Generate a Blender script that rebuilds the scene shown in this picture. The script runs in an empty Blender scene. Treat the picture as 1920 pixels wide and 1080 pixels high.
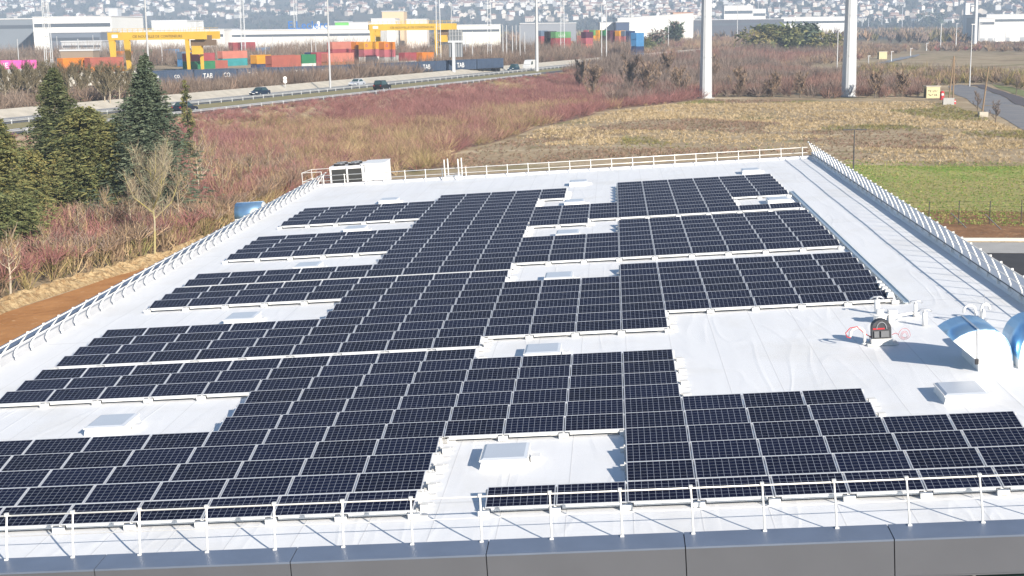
import bpy, math, random
import numpy as np
from mathutils import Matrix, Vector
R = math.radians
C = bpy.context.scene.collection
sc = bpy.context.scene
random.seed(7); rng = np.random.default_rng(11)
# ------------------------------------------------------------------ camera
def basis(yaw, pitch, roll):
    cy, sy, cp, sp = math.cos(yaw), math.sin(yaw), math.cos(pitch), math.sin(pitch)
    f = Vector((-sy*cp, cy*cp, -sp)); r = Vector((cy, sy, 0)); u = r.cross(f)
    cr, sr = math.cos(roll), math.sin(roll)
    return (cr*r+sr*u, -sr*r+cr*u, f)
F = 2700.0                                   # focal length in pixels of a 1920 px wide frame
CAMZ = 16.5
CP = Vector((0, 0, CAMZ))
cr_, cu_, cf_ = basis(0, R(10.3), R(-0.7))
cam = bpy.data.objects.new('camera', bpy.data.cameras.new('camera')); C.objects.link(cam); sc.camera = cam
cam.data.sensor_width = 36; cam.data.lens = F/1920*36
cam.data.clip_start = 0.5; cam.data.clip_end = 30000
cam.matrix_world = Matrix((( cr_.x, cu_.x, -cf_.x, 0), (cr_.y, cu_.y, -cf_.y, 0), (cr_.z, cu_.z, -cf_.z, CAMZ), (0, 0, 0, 1)))
def ray(px, py):
    return cr_*((px-960)/F) - cu_*((py-540)/F) + cf_
def hit(px, py, z=0.0):
    d = ray(px, py); t = (z-CAMZ)/d.z
    return CP + d*t
def atd(px, py, dist):                       # point on the ray at ground distance dist
    d = ray(px, py); return CP + d*(dist/d.y)
# ------------------------------------------------------------------ roof frame (the roof falls about 5 % to the left)
rr_, ru_, rf_ = basis(0.08021143, 0.17978142, -0.06657249)
RC = Vector((0.1055, -34.5130, 11.3375+0.36))     # camera seen from the roof's own axes, membrane at z = 0
def dirw(v):
    return cr_*rr_.dot(v) + cu_*ru_.dot(v) + cf_*rf_.dot(v)
ax, ay, az = dirw(Vector((1,0,0))), dirw(Vector((0,1,0))), dirw(Vector((0,0,1)))
o_ = CP + dirw(-RC)
RF = Matrix(((ax.x, ay.x, az.x, o_.x), (ax.y, ay.y, az.y, o_.y), (ax.z, ay.z, az.z, o_.z), (0, 0, 0, 1)))
RFI = RF.inverted()
def onroof(px, py, h=0.0):                   # roof coordinates of the point of height h above the membrane
    d = RFI.to_3x3() @ ray(px, py); c = RFI @ CP; t = (h-c.z)/d.z
    return c + d*t
# ------------------------------------------------------------------ sky, sun, exposure
SE = R(23.0)
sun_v = dirw(Vector((0.62*math.cos(SE), -0.785*math.cos(SE), math.sin(SE)))).normalized()
sun = bpy.data.objects.new('sun', bpy.data.lights.new('sun', 'SUN')); C.objects.link(sun)
sun.data.energy = 5.0; sun.data.angle = R(0.5); sun.data.color = (1.0, 0.915, 0.80)
sun.rotation_euler = sun_v.to_track_quat('Z', 'Y').to_euler()
sun.location = (60, -40, 120)
w = bpy.data.worlds.new('World'); sc.world = w; w.use_nodes = True
nt = w.node_tree; bg = nt.nodes['Background']
sky = nt.nodes.new('ShaderNodeTexSky'); sky.sky_type = 'NISHITA'; sky.sun_disc = False
sky.sun_elevation = math.asin(sun_v.z); sky.sun_rotation = math.atan2(sun_v.x, sun_v.y)
sky.air_density = 1.0; sky.dust_density = 0.3; sky.ozone_density = 3.0
nt.links.new(sky.outputs[0], bg.inputs[0]); bg.inputs[1].default_value = 0.075
sc.view_settings.view_transform = 'Standard'; sc.view_settings.look = 'None'
sc.view_settings.exposure = 0.76; sc.view_settings.gamma = 1
# ------------------------------------------------------------------ materials
MT = {}
def mat(name, col, rough=0.7, metal=0.0, var=0.0, vscale=3.0, bump=0.0, bscale=20.0, spec=0.5, col2=None, attr=False):
    if name in MT: return MT[name]
    m = bpy.data.materials.new(name); m.use_nodes = True; n = m.node_tree.nodes; L = m.node_tree.links
    b = n['Principled BSDF']; b.inputs['Roughness'].default_value = rough; b.inputs['Metallic'].default_value = metal
    b.inputs['Specular IOR Level'].default_value = spec
    b.inputs['Base Color'].default_value = (*col, 1)
    tc = n.new('ShaderNodeTexCoord')
    if attr:
        a = n.new('ShaderNodeAttribute'); a.attribute_name = 'Col'; L.new(a.outputs['Color'], b.inputs['Base Color'])
    elif var > 0 or col2:
        tx = n.new('ShaderNodeTexNoise'); tx.inputs['Scale'].default_value = vscale; tx.inputs['Detail'].default_value = 6
        L.new(tc.outputs['Object'], tx.inputs['Vector'])
        mx = n.new('ShaderNodeMix'); mx.data_type = 'RGBA'
        c2 = col2 or tuple(c*(1-var) for c in col)
        mx.inputs['A'].default_value = (*col, 1); mx.inputs['B'].default_value = (*c2, 1)
        rp = n.new('ShaderNodeMapRange'); rp.inputs['From Min'].default_value = 0.35; rp.inputs['From Max'].default_value = 0.65
        L.new(tx.outputs['Fac'], rp.inputs['Value']); L.new(rp.outputs['Result'], mx.inputs['Factor'])
        L.new(mx.outputs['Result'], b.inputs['Base Color'])
    if bump > 0:
        t2 = n.new('ShaderNodeTexNoise'); t2.inputs['Scale'].default_value = bscale; t2.inputs['Detail'].default_value = 5
        L.new(tc.outputs['Object'], t2.inputs['Vector'])
        bp = n.new('ShaderNodeBump'); bp.inputs['Strength'].default_value = bump; bp.inputs['Distance'].default_value = 0.02
        L.new(t2.outputs['Fac'], bp.inputs['Height']); L.new(bp.outputs['Normal'], b.inputs['Normal'])
    MT[name] = m; return m
class NB:                                    # small node builder for the richer materials
    def __init__(s, name, rough=0.8, spec=0.3):
        s.m = bpy.data.materials.new(name); s.m.use_nodes = True; s.n = s.m.node_tree.nodes; s.L = s.m.node_tree.links
        s.b = s.n['Principled BSDF']; s.b.inputs['Roughness'].default_value = rough; s.b.inputs['Specular IOR Level'].default_value = spec
        s.tc = s.n.new('ShaderNodeTexCoord'); MT[name] = s.m
    def set(s, sock, v):
        if isinstance(v, (int, float)): sock.default_value = v
        elif isinstance(v, tuple): sock.default_value = (*v, 1) if len(v) == 3 and len(sock.default_value) == 4 else v
        else: s.L.new(v, sock)
    def noise(s, scale, detail=5, vec=None, rough=0.55, dist=0.0):
        t = s.n.new('ShaderNodeTexNoise'); t.inputs['Scale'].default_value = scale; t.inputs['Detail'].default_value = detail
        t.inputs['Roughness'].default_value = rough; t.inputs['Distortion'].default_value = dist
        s.L.new(vec or s.tc.outputs['Object'], t.inputs['Vector']); return t.outputs['Fac']
    def map(s, scale=(1,1,1), src='Object'):
        m = s.n.new('ShaderNodeMapping'); m.inputs['Scale'].default_value = scale; s.L.new(s.tc.outputs[src], m.inputs['Vector']); return m.outputs[0]
    def math(s, op, a, b=0.0, clamp=False):
        m = s.n.new('ShaderNodeMath'); m.operation = op; m.use_clamp = clamp; s.set(m.inputs[0], a); s.set(m.inputs[1], b); return m.outputs[0]
    def ramp(s, v, lo, hi, a=0.0, b=1.0):
        m = s.n.new('ShaderNodeMapRange'); s.set(m.inputs['Value'], v); m.inputs['From Min'].default_value = lo; m.inputs['From Max'].default_value = hi
        m.inputs['To Min'].default_value = a; m.inputs['To Max'].default_value = b; return m.outputs[0]
    def mix(s, f, a, b, mode='MIX'):
        m = s.n.new('ShaderNodeMix'); m.data_type = 'RGBA'; m.blend_type = mode; s.set(m.inputs['Factor'], f); s.set(m.inputs['A'], a); s.set(m.inputs['B'], b); return m.outputs['Result']
    def xyz(s, src='Object', vec=None):
        m = s.n.new('ShaderNodeSeparateXYZ'); s.L.new(vec or s.tc.outputs[src], m.inputs[0]); return m.outputs
    def color(s, v): s.set(s.b.inputs['Base Color'], v)
    def bump(s, h, strength=0.3, dist=0.02):
        m = s.n.new('ShaderNodeBump'); m.inputs['Strength'].default_value = strength; m.inputs['Distance'].default_value = dist
        s.L.new(h, m.inputs['Height']); s.L.new(m.outputs[0], s.b.inputs['Normal'])
# ------------------------------------------------------------------ mesh helpers
class MB:
    def __init__(s): s.v = []; s.f = []; s.mi = []; s.M = Matrix()
    def add(s, vs, fs, mi=0):
        k = len(s.v); s.v += [tuple(s.M @ Vector(v)) for v in vs]
        s.f += [tuple(i+k for i in f) for f in fs]; s.mi += [mi]*len(fs)
        return s
    def box(s, x0, x1, y0, y1, z0, z1, mi=0):
        return s.add([(x0,y0,z0),(x1,y0,z0),(x1,y1,z0),(x0,y1,z0),(x0,y0,z1),(x1,y0,z1),(x1,y1,z1),(x0,y1,z1)],
                     [(0,3,2,1),(4,5,6,7),(0,1,5,4),(1,2,6,5),(2,3,7,6),(3,0,4,7)], mi)
    def cbox(s, c, d, mi=0):
        return s.box(c[0]-d[0]/2, c[0]+d[0]/2, c[1]-d[1]/2, c[1]+d[1]/2, c[2]-d[2]/2, c[2]+d[2]/2, mi)
    def tube(s, pts, r, n=6, mi=0, cap=True):
        pts = [Vector(p) for p in pts]; rs = r if isinstance(r, (list, tuple)) else [r]*len(pts)
        vs = []; fs = []
        for i, p in enumerate(pts):
            t = (pts[min(i+1, len(pts)-1)]-pts[max(i-1, 0)])
            if t.length < 1e-9: t = Vector((0,0,1))
            t.normalize(); a = t.orthogonal() if i == 0 else (a0 - t*a0.dot(t))
            if a.length < 1e-6: a = t.orthogonal()
            a.normalize(); a0 = a; b = t.cross(a)
            for k in range(n):
                th = 2*math.pi*k/n; vs.append(p + (a*math.cos(th)+b*math.sin(th))*rs[i])
        for i in range(len(pts)-1):
            for k in range(n):
                k2 = (k+1) % n; fs.append((i*n+k, i*n+k2, (i+1)*n+k2, (i+1)*n+k))
        if cap:
            fs.append(tuple(range(n-1, -1, -1))); fs.append(tuple((len(pts)-1)*n+k for k in range(n)))
        return s.add(vs, fs, mi)
    def prism(s, poly, y0, y1, mi=0, ax='y'):      # polygon in (x,z) pushed along y (or (x,y) along z, (y,z) along x)
        n = len(poly)
        g = {'y': lambda p, t: (p[0], t, p[1]), 'z': lambda p, t: (p[0], p[1], t), 'x': lambda p, t: (t, p[0], p[1])}[ax]
        vs = [g(p, y0) for p in poly]+[g(p, y1) for p in poly]
        fs = [tuple(range(n)), tuple(range(2*n-1, n-1, -1))]+[(i, i+n, (i+1) % n+n, (i+1) % n) for i in range(n)]
        return s.add(vs, fs, mi)
    def mesh(s, name, mats, smooth=False):
        me = bpy.data.meshes.new(name); me.from_pydata(s.v, [], s.f)
        for m in (mats if isinstance(mats, (list, tuple)) else [mats]): me.materials.append(m)
        if any(s.mi): me.polygons.foreach_set('material_index', s.mi)
        if smooth: me.polygons.foreach_set('use_smooth', [True]*len(me.polygons))
        bm_ = __import__('bmesh').new(); bm_.from_mesh(me); __import__('bmesh').ops.recalc_face_normals(bm_, faces=bm_.faces); bm_.to_mesh(me); bm_.free()
        return me
    def build(s, name, mats, parent=None, smooth=False, M=None):
        o = bpy.data.objects.new(name, s.mesh(name, mats, smooth)); C.objects.link(o)
        if parent: o.parent = parent
        if M is not None: o.matrix_world = M
        return o
def big(name, V, Q, mats, col=None, tri=False):   # large numpy mesh of quads, optional colour per vertex
    me = bpy.data.meshes.new(name); nv = len(V); k = Q.shape[1]; nf = len(Q)
    me.vertices.add(nv); me.vertices.foreach_set('co', np.ascontiguousarray(V, dtype=np.float32).ravel())
    me.loops.add(nf*k); me.loops.foreach_set('vertex_index', np.ascontiguousarray(Q, dtype=np.int32).ravel())
    me.polygons.add(nf); me.polygons.foreach_set('loop_start', np.arange(0, nf*k, k, dtype=np.int32))
    me.polygons.foreach_set('loop_total', np.full(nf, k, dtype=np.int32))
    if col is not None:
        a = me.color_attributes.new('Col', 'FLOAT_COLOR', 'POINT'); c4 = np.ones((nv, 4), np.float32); c4[:, :3] = col
        a.data.foreach_set('color', c4.ravel())
    me.materials.append(mats); me.update(); me.validate()
    o = bpy.data.objects.new(name, me); C.objects.link(o); return o
def tag(o, label=None, cat=None, group=None, kind=None):
    if label: o['label'] = label
    if cat: o['category'] = cat
    if group: o['group'] = group
    if kind: o['kind'] = kind
    return o
def thing(name, label, cat, M=None, group=None):
    o = bpy.data.objects.new(name, None); C.objects.link(o); o.empty_display_size = 0.3
    if M is not None: o.matrix_world = M
    return tag(o, label, cat, group)
def dup(o, M, label=None, group=None):
    c = o.copy(); C.objects.link(c); c.matrix_world = M
    if label: c['label'] = label
    if group: c['group'] = group
    for ch in o.children:
        d = ch.copy(); C.objects.link(d); d.parent = c
        for g in ch.children:
            e = g.copy(); C.objects.link(e); e.parent = d
    return c
def T(x, y, z=0.0): return Matrix.Translation((x, y, z))
def RZ(a): return Matrix.Rotation(a, 4, 'Z')
ORD = 'zeroth first second third fourth fifth sixth seventh eighth ninth tenth eleventh twelfth thirteenth fourteenth fifteenth sixteenth seventeenth eighteenth nineteenth twentieth'.split()
for i, t_ in enumerate(['twenty', 'thirty', 'forty']):
    if len(ORD) <= 20+10*i: ORD.append({'thirty': 'thirtieth', 'forty': 'fortieth'}.get(t_, ''))
    ORD += [t_+'-'+ORD[j] for j in range(1, 10)]
# ================================================================== ROOF MATERIALS
b = NB('membrane', 0.55, 0.35)               # white single-ply roofing, welded laps running along y, ponding stains, creases
p = b.xyz(); warp = b.noise(0.35, 4)
lap = b.math('ABSOLUTE', b.math('SUBTRACT', b.math('FRACT', b.math('MULTIPLY', p[0], 0.62)), 0.5))
lapl = b.ramp(lap, 0.485, 0.498)
cross = b.math('ABSOLUTE', b.math('SUBTRACT', b.math('FRACT', b.math('MULTIPLY', p[1], 0.045)), 0.5))
seam = b.math('MAXIMUM', lapl, b.ramp(cross, 0.4965, 0.4995))
st = b.ramp(b.noise(0.22, 7, rough=0.62, dist=0.6), 0.50, 0.78)
stk = b.ramp(b.noise(1.0, 6, b.map((1.6, 0.16, 1))), 0.45, 0.8)
dots = b.ramp(b.noise(6.0, 2, rough=0.4), 0.74, 0.78)
c = b.mix(b.math('MULTIPLY', st, 0.8), (0.80, 0.81, 0.82), (0.69, 0.68, 0.65))
c = b.mix(b.math('MULTIPLY', stk, 0.35), c, (0.66, 0.67, 0.69))
c = b.mix(b.math('MULTIPLY', seam, 0.5), c, (0.52, 0.52, 0.52))
c = b.mix(b.math('MULTIPLY', dots, 0.25), c, (0.42, 0.40, 0.37))
b.color(c)
wr = b.noise(1.0, 1, b.map((0.62, 0.10, 1)), dist=0.9)
wr2 = b.noise(0.9, 3, b.map((0.5, 0.9, 1)), dist=0.8)
wrs = b.math('ABSOLUTE', b.math('SUBTRACT', wr, 0.5))
hgt = b.math('ADD', b.math('MULTIPLY', b.ramp(wrs, 0.0, 0.06, 1.0, 0.0), 0.5), b.math('ADD', b.math('MULTIPLY', wr2, 0.9), b.math('MULTIPLY', lapl, 0.25)))
b.bump(hgt, 0.34, 0.035)
b = NB('cells', 0.14, 0.02)                   # ten by six cells, light busbar grid between them
u = b.n.new('ShaderNodeUVMap'); uv = b.n.new('ShaderNodeSeparateXYZ'); b.L.new(u.outputs[0], uv.inputs[0])
def gl(s, n, wd):
    f = b.math('ABSOLUTE', b.math('SUBTRACT', b.math('FRACT', b.math('MULTIPLY', s, n)), 0.5)); return b.ramp(f, 0.5-wd-0.008, 0.5-wd)
fx = gl(uv.outputs[0], 10.0, 0.021); fy = gl(uv.outputs[1], 6.0, 0.019)
g = b.math('MAXIMUM', fx, fy)
dx_ = b.math('ABSOLUTE', b.math('SUBTRACT', b.math('FRACT', b.math('MULTIPLY', uv.outputs[0], 10.0)), 0.5))
dy_ = b.math('ABSOLUTE', b.math('SUBTRACT', b.math('FRACT', b.math('MULTIPLY', uv.outputs[1], 6.0)), 0.5))
dia = b.ramp(b.math('ADD', dx_, dy_), 0.915, 0.925)
g = b.math('MAXIMUM', g, dia)
bus = gl(uv.outputs[0], 90.0, 0.06)
oi = b.n.new('ShaderNodeObjectInfo')
wn = b.n.new('ShaderNodeTexWhiteNoise'); wn.noise_dimensions = '2D'
cb = b.n.new('ShaderNodeVectorMath'); cb.operation = 'FLOOR'; sc_ = b.n.new('ShaderNodeVectorMath'); sc_.operation = 'MULTIPLY'; sc_.inputs[1].default_value = (10, 6, 1)
b.L.new(u.outputs[0], sc_.inputs[0]); b.L.new(sc_.outputs[0], cb.inputs[0]); ad = b.n.new('ShaderNodeVectorMath'); ad.operation = 'ADD'
b.L.new(cb.outputs[0], ad.inputs[0]); b.L.new(oi.outputs['Random'], ad.inputs[1]); b.L.new(ad.outputs[0], wn.inputs['Vector'])
cell = b.mix(b.math('MULTIPLY', wn.outputs[0], 0.7), (0.0042, 0.0062, 0.0210), (0.0022, 0.0030, 0.0100))
cell = b.mix(b.math('MULTIPLY', oi.outputs['Random'], 0.5), cell, (0.0065, 0.0105, 0.036))
cell = b.mix(b.math('MULTIPLY', bus, 0.05), cell, (0.25, 0.27, 0.32))
b.color(b.mix(b.math('MULTIPLY', g, 0.78), cell, (0.34, 0.38, 0.46)))
dust = b.noise(1.7, 4); b.set(b.b.inputs['Roughness'], b.ramp(dust, 0.3, 0.7, 0.12, 0.24))
M_ALU = mat('alu_frame', (0.80, 0.81, 0.83), 0.38, 0.55)
M_GALV = mat('galvanised', (0.70, 0.71, 0.73), 0.35, 0.75, var=0.12, vscale=4)
M_WHITE = mat('white_paint', (0.80, 0.80, 0.79), 0.45, var=0.06, vscale=2)
M_POST = mat('rail_white', (0.80, 0.79, 0.76), 0.35, 0.25, var=0.05)
M_BLOCK = mat('pale_block', (0.72, 0.72, 0.70), 0.8, var=0.15, vscale=6, bump=0.2)
M_LID = mat('lid_polycarbonate', (0.50, 0.54, 0.60), 0.30, var=0.05, vscale=0.8)
M_FASC = mat('fascia_grey', (0.118, 0.127, 0.150), 0.42, 0.25, var=0.08, vscale=0.7, bump=0.05, bscale=400)
M_COPE = mat('coping_sky_tint', (0.17, 0.21, 0.29), 0.42, 0.3, var=0.10, vscale=1.2)  # dark grey metal with the sky's blue reflection mixed into the colour
M_DARK = mat('dark_gap', (0.03, 0.03, 0.035), 0.8)
M_BLACK = mat('black_plastic', (0.02, 0.02, 0.022), 0.5)
M_GLASS = mat('window_glass', (0.03, 0.06, 0.06), 0.06, 0.0, spec=0.8)
M_SKYSHEET = mat('hood_sheet_sky_tint', (0.42, 0.68, 0.92), 0.34, 0.85, var=0.06, vscale=2)  # bare metal sheet; the blue sky reflection is tinted into its base colour
M_GRILLE = mat('grille_grey', (0.045, 0.045, 0.043), 0.6, 0.3)
M_RED = mat('red_cable', (0.50, 0.03, 0.04), 0.5)
# ================================================================== BUILDING (built in the roof's own axes)
XL, XR, YN, YF = -24.25, 15.22, -3.05, 79.6
bld = thing('commercial_building', 'low commercial building with a white membrane roof and grey metal fascia', 'building', RF.copy())
def bpart(name, mb, m, parent=None, **k):
    o = mb.build(name, m, parent or bld, **k); return o
m = MB(); nx, ny = 40, 80                       # the roof deck is not dead flat: it dips and swells by a centimetre or two
xs = [XL+(XR-XL)*i/nx for i in range(nx+1)]; ys = [YN+(YF-YN)*j/ny for j in range(ny+1)]
hh = lambda x, y: 0.0 if (x in (xs[0], xs[-1]) or y in (ys[0], ys[-1])) else 0.012*math.sin(x*0.9+y*0.21)*math.sin(y*0.47)-0.006
m.add([(x, y, hh(x, y)) for y in ys for x in xs], [(j*(nx+1)+i, j*(nx+1)+i+1, (j+1)*(nx+1)+i+1, (j+1)*(nx+1)+i) for j in range(ny) for i in range(nx)])
bpart('roof_membrane', m, MT['membrane'], smooth=True)
# upstands (white membrane turned up the parapet, slanted fillet at the foot)
def upstand(poly, y0, y1, ax): 
    mm = MB(); mm.prism(poly, y0, y1, 0, ax); return mm
bpart('parapet', upstand([(XL+0.12, -0.05), (XL+0.12, 0.02), (XL, 0.14), (XL-0.03, 0.44), (XL-0.62, 0.44), (XL-0.62, -0.05)], YN-0.85, YF+0.9, 'y'), mat('upstand_toned_down', (0.46, 0.47, 0.49), 0.6, var=0.08, vscale=0.6))  # left side: white membrane darkened in colour to offset direct sun
bpart('parapet', upstand([(XR-0.10, -0.05), (XR-0.10, 0.02), (XR, 0.12), (XR+0.02, 0.31), (XR+0.45, 0.31), (XR+0.45, -0.05)], YN-0.85, YF+0.9, 'y'), MT['membrane'])
bpart('parapet', upstand([(YF-0.10, -0.05), (YF-0.10, 0.02), (YF, 0.10), (YF+0.02, 0.16), (YF+0.46, 0.16), (YF+0.46, -0.05)], XL, XR, 'x'), MT['membrane'])
# copings
m = MB(); m.prism([(XL-0.10, 0.445), (XL-0.10, 0.47), (XL-0.70, 0.44), (XL-0.70, 0.25), (XL-0.66, 0.25), (XL-0.66, 0.42)], YN-0.9, YF+0.95, 0, 'y'); bpart('coping', m, M_COPE)
m = MB(); m.prism([(XR-0.04, 0.315), (XR-0.04, 0.345), (XR+0.82, 0.42), (XR+0.82, 0.15), (XR+0.78, 0.15), (XR+0.78, 0.38)], YN-0.9, YF+0.95, 0, 'y'); bpart('coping', m, mat('coping_pale', (0.42, 0.45, 0.50), 0.4, 0.3))
m = MB(); m.box(XR-0.03, XR+0.01, YN, YF, 0.27, 0.30); bpart('shaded_slot', m, M_DARK)  # dark strip painted in for the shaded gap below the coping
m = MB(); m.prism([(YF+0.06, 0.165), (YF+0.06, 0.19), (YF+0.56, 0.17), (YF+0.56, -0.05), (YF+0.52, -0.05), (YF+0.52, 0.165)], XL-0.68, XR+0.5, 0, 'x'); bpart('coping', m, mat('coping_mauve', (0.20, 0.19, 0.22), 0.5, 0.2))
# near edge: coping and fascia cassettes, split by open joints
JX = [-25.9, -21.4, -16.9, -12.4, -7.82, -3.34, 1.12, 5.69, 10.2, 14.7, 15.8]
for a, c_ in zip(JX[:-1], JX[1:]):
    x0, x1 = a+0.012, c_-0.012
    m = MB(); m.prism([(YN-0.0, 0.055), (YN-0.0, 0.10), (YN-0.86, 0.065), (YN-0.86, 0.02), (YN-0.83, 0.02), (YN-0.83, 0.05)], x0, x1, 0, 'x'); bpart('coping', m, M_COPE)
    m = MB(); m.box(x0, x1, YN-0.85, YN-0.80, -0.80, 0.015); m.box(x0, x1, YN-0.85, YN-0.5, -0.84, -0.805); bpart('fascia_panel', m, M_FASC)
m = MB(); m.box(XL-0.6, XR+0.45, YN-0.79, YN-0.002, -0.80, 0.05); bpart('edge_beam', m, M_DARK)
GR = -7.5
m = MB(); m.box(XL-0.6, XL-0.3, YN-0.75, YF+0.5, GR, 0.2); m.box(XR+0.15, XR+0.44, YN-0.75, YF+0.5, GR, 0.2); m.box(XL-0.3, XR+0.15, YF+0.2, YF+0.5, GR, -0.06)
bpart('wall', m, M_FASC)
# glazed front below the fascia
wf = None
m = MB(); m.box(XL-0.3, XR+0.15, YN-0.45, YN-0.40, GR, -0.85); wf = bpart('window', m, M_GLASS)
m = MB()
for i in range(20): m.box(XL-0.3+2.0*i, XL-0.3+2.0*i+0.07, YN-0.52, YN-0.455, GR, -0.85)
o = m.build('window_frame', M_ALU, wf)
# ================================================================== SOLAR PANELS
XK = {-12: -21.535, -11: -19.75, -10: -17.935, -9: -16.14, -8: -14.31, -7: -12.487, -6: -10.686, -5: -8.91, -4: -7.163, -3: -5.369, -2: -3.625, -1: -1.88,
      0: -0.14, 1: 1.605, 2: 3.405, 3: 5.177, 4: 6.983, 5: 8.779, 6: 10.585}
PY = 1.591; TILT = R(10.0); DP = 1.035; HH = 0.36
def rows(*seg):
    s = []
    for ks, rs in seg:
        for r_ in rs: s += [(k, r_) for k in ks]
    return s
L_, W_ = range(-7, -3), range(-12, -7)
FIELDS = {
 'L': [(0.0, rows((L_, range(0, 11)), (W_, [0, 1, 2, 3, 4, 8, 9, 10])), 0), (18.12, rows((L_, range(0, 10)), (W_, [0, 1, 2, 3, 7, 8, 9])), 11),
       (34.71, rows((L_, range(0, 10)), (W_, [0, 1, 5, 6, 7, 8, 9])), 21), (51.0, rows((L_, range(0, 10)), (W_, [3, 4, 5, 6, 7])), 31)],
 'A': [(0.0, rows(([-3, -2, -1], range(4, 10)), ([-2, -1], [0]), ([0], range(0, 10)), ([1, 2, 3], range(0, 6)), ([4, 5], range(0, 4))), 0)],
 'B': [(19.73, rows(([-3, -2, -1], range(0, 7)), ([0], range(0, 9)), ([1, 2, 3, 4, 5], range(2, 9))), 0)],
 'D': [(36.48, rows(([-3, -2, -1], range(0, 5)), (range(0, 6), range(0, 8))), 0)],
 'E': [(51.01, rows(([-3, -2], range(-1, 4)), ([-1], range(0, 4)), ([-3], [7, 8, 9]), ([0, 1, 2, 3], range(0, 11)), ([4, 5], [0, 4, 5, 6, 7, 8, 9, 10])), 1)],
}
FN = {'L': 'left array', 'A': 'front right array', 'B': 'second right array', 'D': 'third right array', 'E': 'farthest right array'}
W0 = 1.735
ct, stl = math.cos(TILT), math.sin(TILT)
def pv(x, t, n=0.0):                          # panel coordinates: t along the slope from the low edge, n out of the face
    y0, h0 = 0.5075-DP*ct, HH-DP*stl
    return (x, y0+t*ct-n*stl, h0+t*stl+n*ct)
def pbox(mb, x0, x1, t0, t1, n0, n1):
    vs = [pv(x, t, n) for n in (n0, n1) for x, t in ((x0, t0), (x1, t0), (x1, t1), (x0, t1))]
    mb.add(vs, [(0,3,2,1),(4,5,6,7),(0,1,5,4),(1,2,6,5),(2,3,7,6),(3,0,4,7)])
hw = W0/2
fr = MB(); e = 0.021
pbox(fr, -hw, hw, 0, e, -0.03, 0.004); pbox(fr, -hw, hw, DP-e, DP, -0.03, 0.004); pbox(fr, -hw, -hw+e, e, DP-e, -0.03, 0.004); pbox(fr, hw-e, hw, e, DP-e, -0.03, 0.004)
frame_me = fr.mesh('panel_frame', M_ALU)
gm = MB(); gm.add([pv(x, t, 0) for x, t in ((-hw+e, e), (hw-e, e), (hw-e, DP-e), (-hw+e, DP-e))], [(0, 1, 2, 3)])
glass_me = bpy.data.meshes.new('panel_glass'); glass_me.from_pydata(gm.v, [], gm.f); glass_me.materials.append(MT['cells'])
ul = glass_me.uv_layers.new(name='UVMap')
for i, q_ in enumerate([(0, 0), (1, 0), (1, 1), (0, 1)]): ul.data[i].uv = q_
def mount(sides, ballast, skirt):
    mb = MB()
    for s in sides:
        x = s*(hw+0.03)
        mb.box(x-0.03, x+0.03, -0.62, 0.60, 0.012, 0.05); mb.box(x-0.03, x+0.03, 0.44, 0.48, 0.05, 0.315)
        mb.box(x-0.03, x+0.03, -0.47, -0.43, 0.05, 0.165)
        mb.box(x-0.14, x+0.14, -0.65, -0.55, 0.012, 0.14)
    if skirt: mb.box(-hw+0.15, hw-0.15, -0.545, -0.53, 0.085, 0.165)
    if ballast:
        s = ballast; x = s*(hw+0.34)
        mb.box(x-0.26, x+0.02, -0.60, -0.46, 0.012, 0.05); mb.box(x-0.22, x-0.02, -0.10, 0.12, 0.012, 0.16); mb.box(x-0.28, x+0.04, 0.36, 0.48, 0.012, 0.045)
    return mb.mesh('panel_support', M_BLOCK)
MOUNT = {}
PANELS = []
for fk, blocks in FIELDS.items():
    for oy, cells_, base in blocks:
        cs = set(cells_)
        for k, r_ in cells_:
            x0, x1 = XK[k], XK[k+1]
            right = (k+1, r_) not in cs and not (fk == 'L' and k == -4)
            rend = (k+1, r_) not in cs
            lend = (k-1, r_) not in cs
            front = (k, r_-1) not in cs
            wc = x1-x0
            PANELS.append(dict(f=fk, k=k, r=r_, row=r_+base, x=(x0+x1)/2, y=oy+r_*PY-0.5075, s=(wc-0.036)/W0, rend=rend, lend=lend, front=front))
camr = RFI @ CP
for P_ in PANELS: P_['d'] = (Vector((P_['x'], P_['y'], 0))-camr).length
# position words: rows counted from the near guardrail, columns from the row's own end
from collections import defaultdict
rowmap = defaultdict(list)
for P_ in PANELS: rowmap[(P_['f'], P_['row'])].append(P_['k'])
def vis(P_):
    v = RF @ Vector((P_['x'], P_['y'], 0.3))-CP; z = v.dot(cf_); return abs(v.dot(cr_)/z*F) < 1010 and v.dot(cu_)/z*F > -560
PANELS.sort(key=lambda P_: (not vis(P_), P_['d']))
def fine(P_):
    return 0
GP = 'solar panels on the white roof'
def mounting(P_):
    sides = [-1] + ([1] if P_['rend'] else [])
    bal = 1 if P_['rend'] and P_['k'] < 5 else 0
    key = (len(sides), bal, P_['front'])
    if key not in MOUNT: MOUNT[key] = mount(sides, bal, P_['front'])
    return MOUNT[key]
stuffp = []
for i, P_ in enumerate(PANELS):
    M = RF @ T(P_['x'], P_['y']) @ Matrix.Diagonal((P_['s'], 1, 1, 1))
    if i < 300 and vis(P_):
        ks = sorted(rowmap[(P_['f'], P_['row'])])
        rw = ORD[P_['row']+1]
        if P_['f'] == 'L': pos = ORD[len(ks)-ks.index(P_['k'])]+' from the right end'
        else: pos = ORD[ks.index(P_['k'])+1]+' from the left end'
        t = thing('solar_panel', f'solar panel {pos}, {rw} row of the {FN[P_["f"]]}', 'solar panel', M, GP)
        for nm, me in (('frame', frame_me), ('cell_glass', glass_me), ('support', mounting(P_))):
            o = bpy.data.objects.new(nm, me); C.objects.link(o); o.parent = t
    else: stuffp.append((M, P_))
V, Q, MI, UVS = [], [], [], []
mats_ = [M_ALU, MT['cells'], M_BLOCK]
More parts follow.
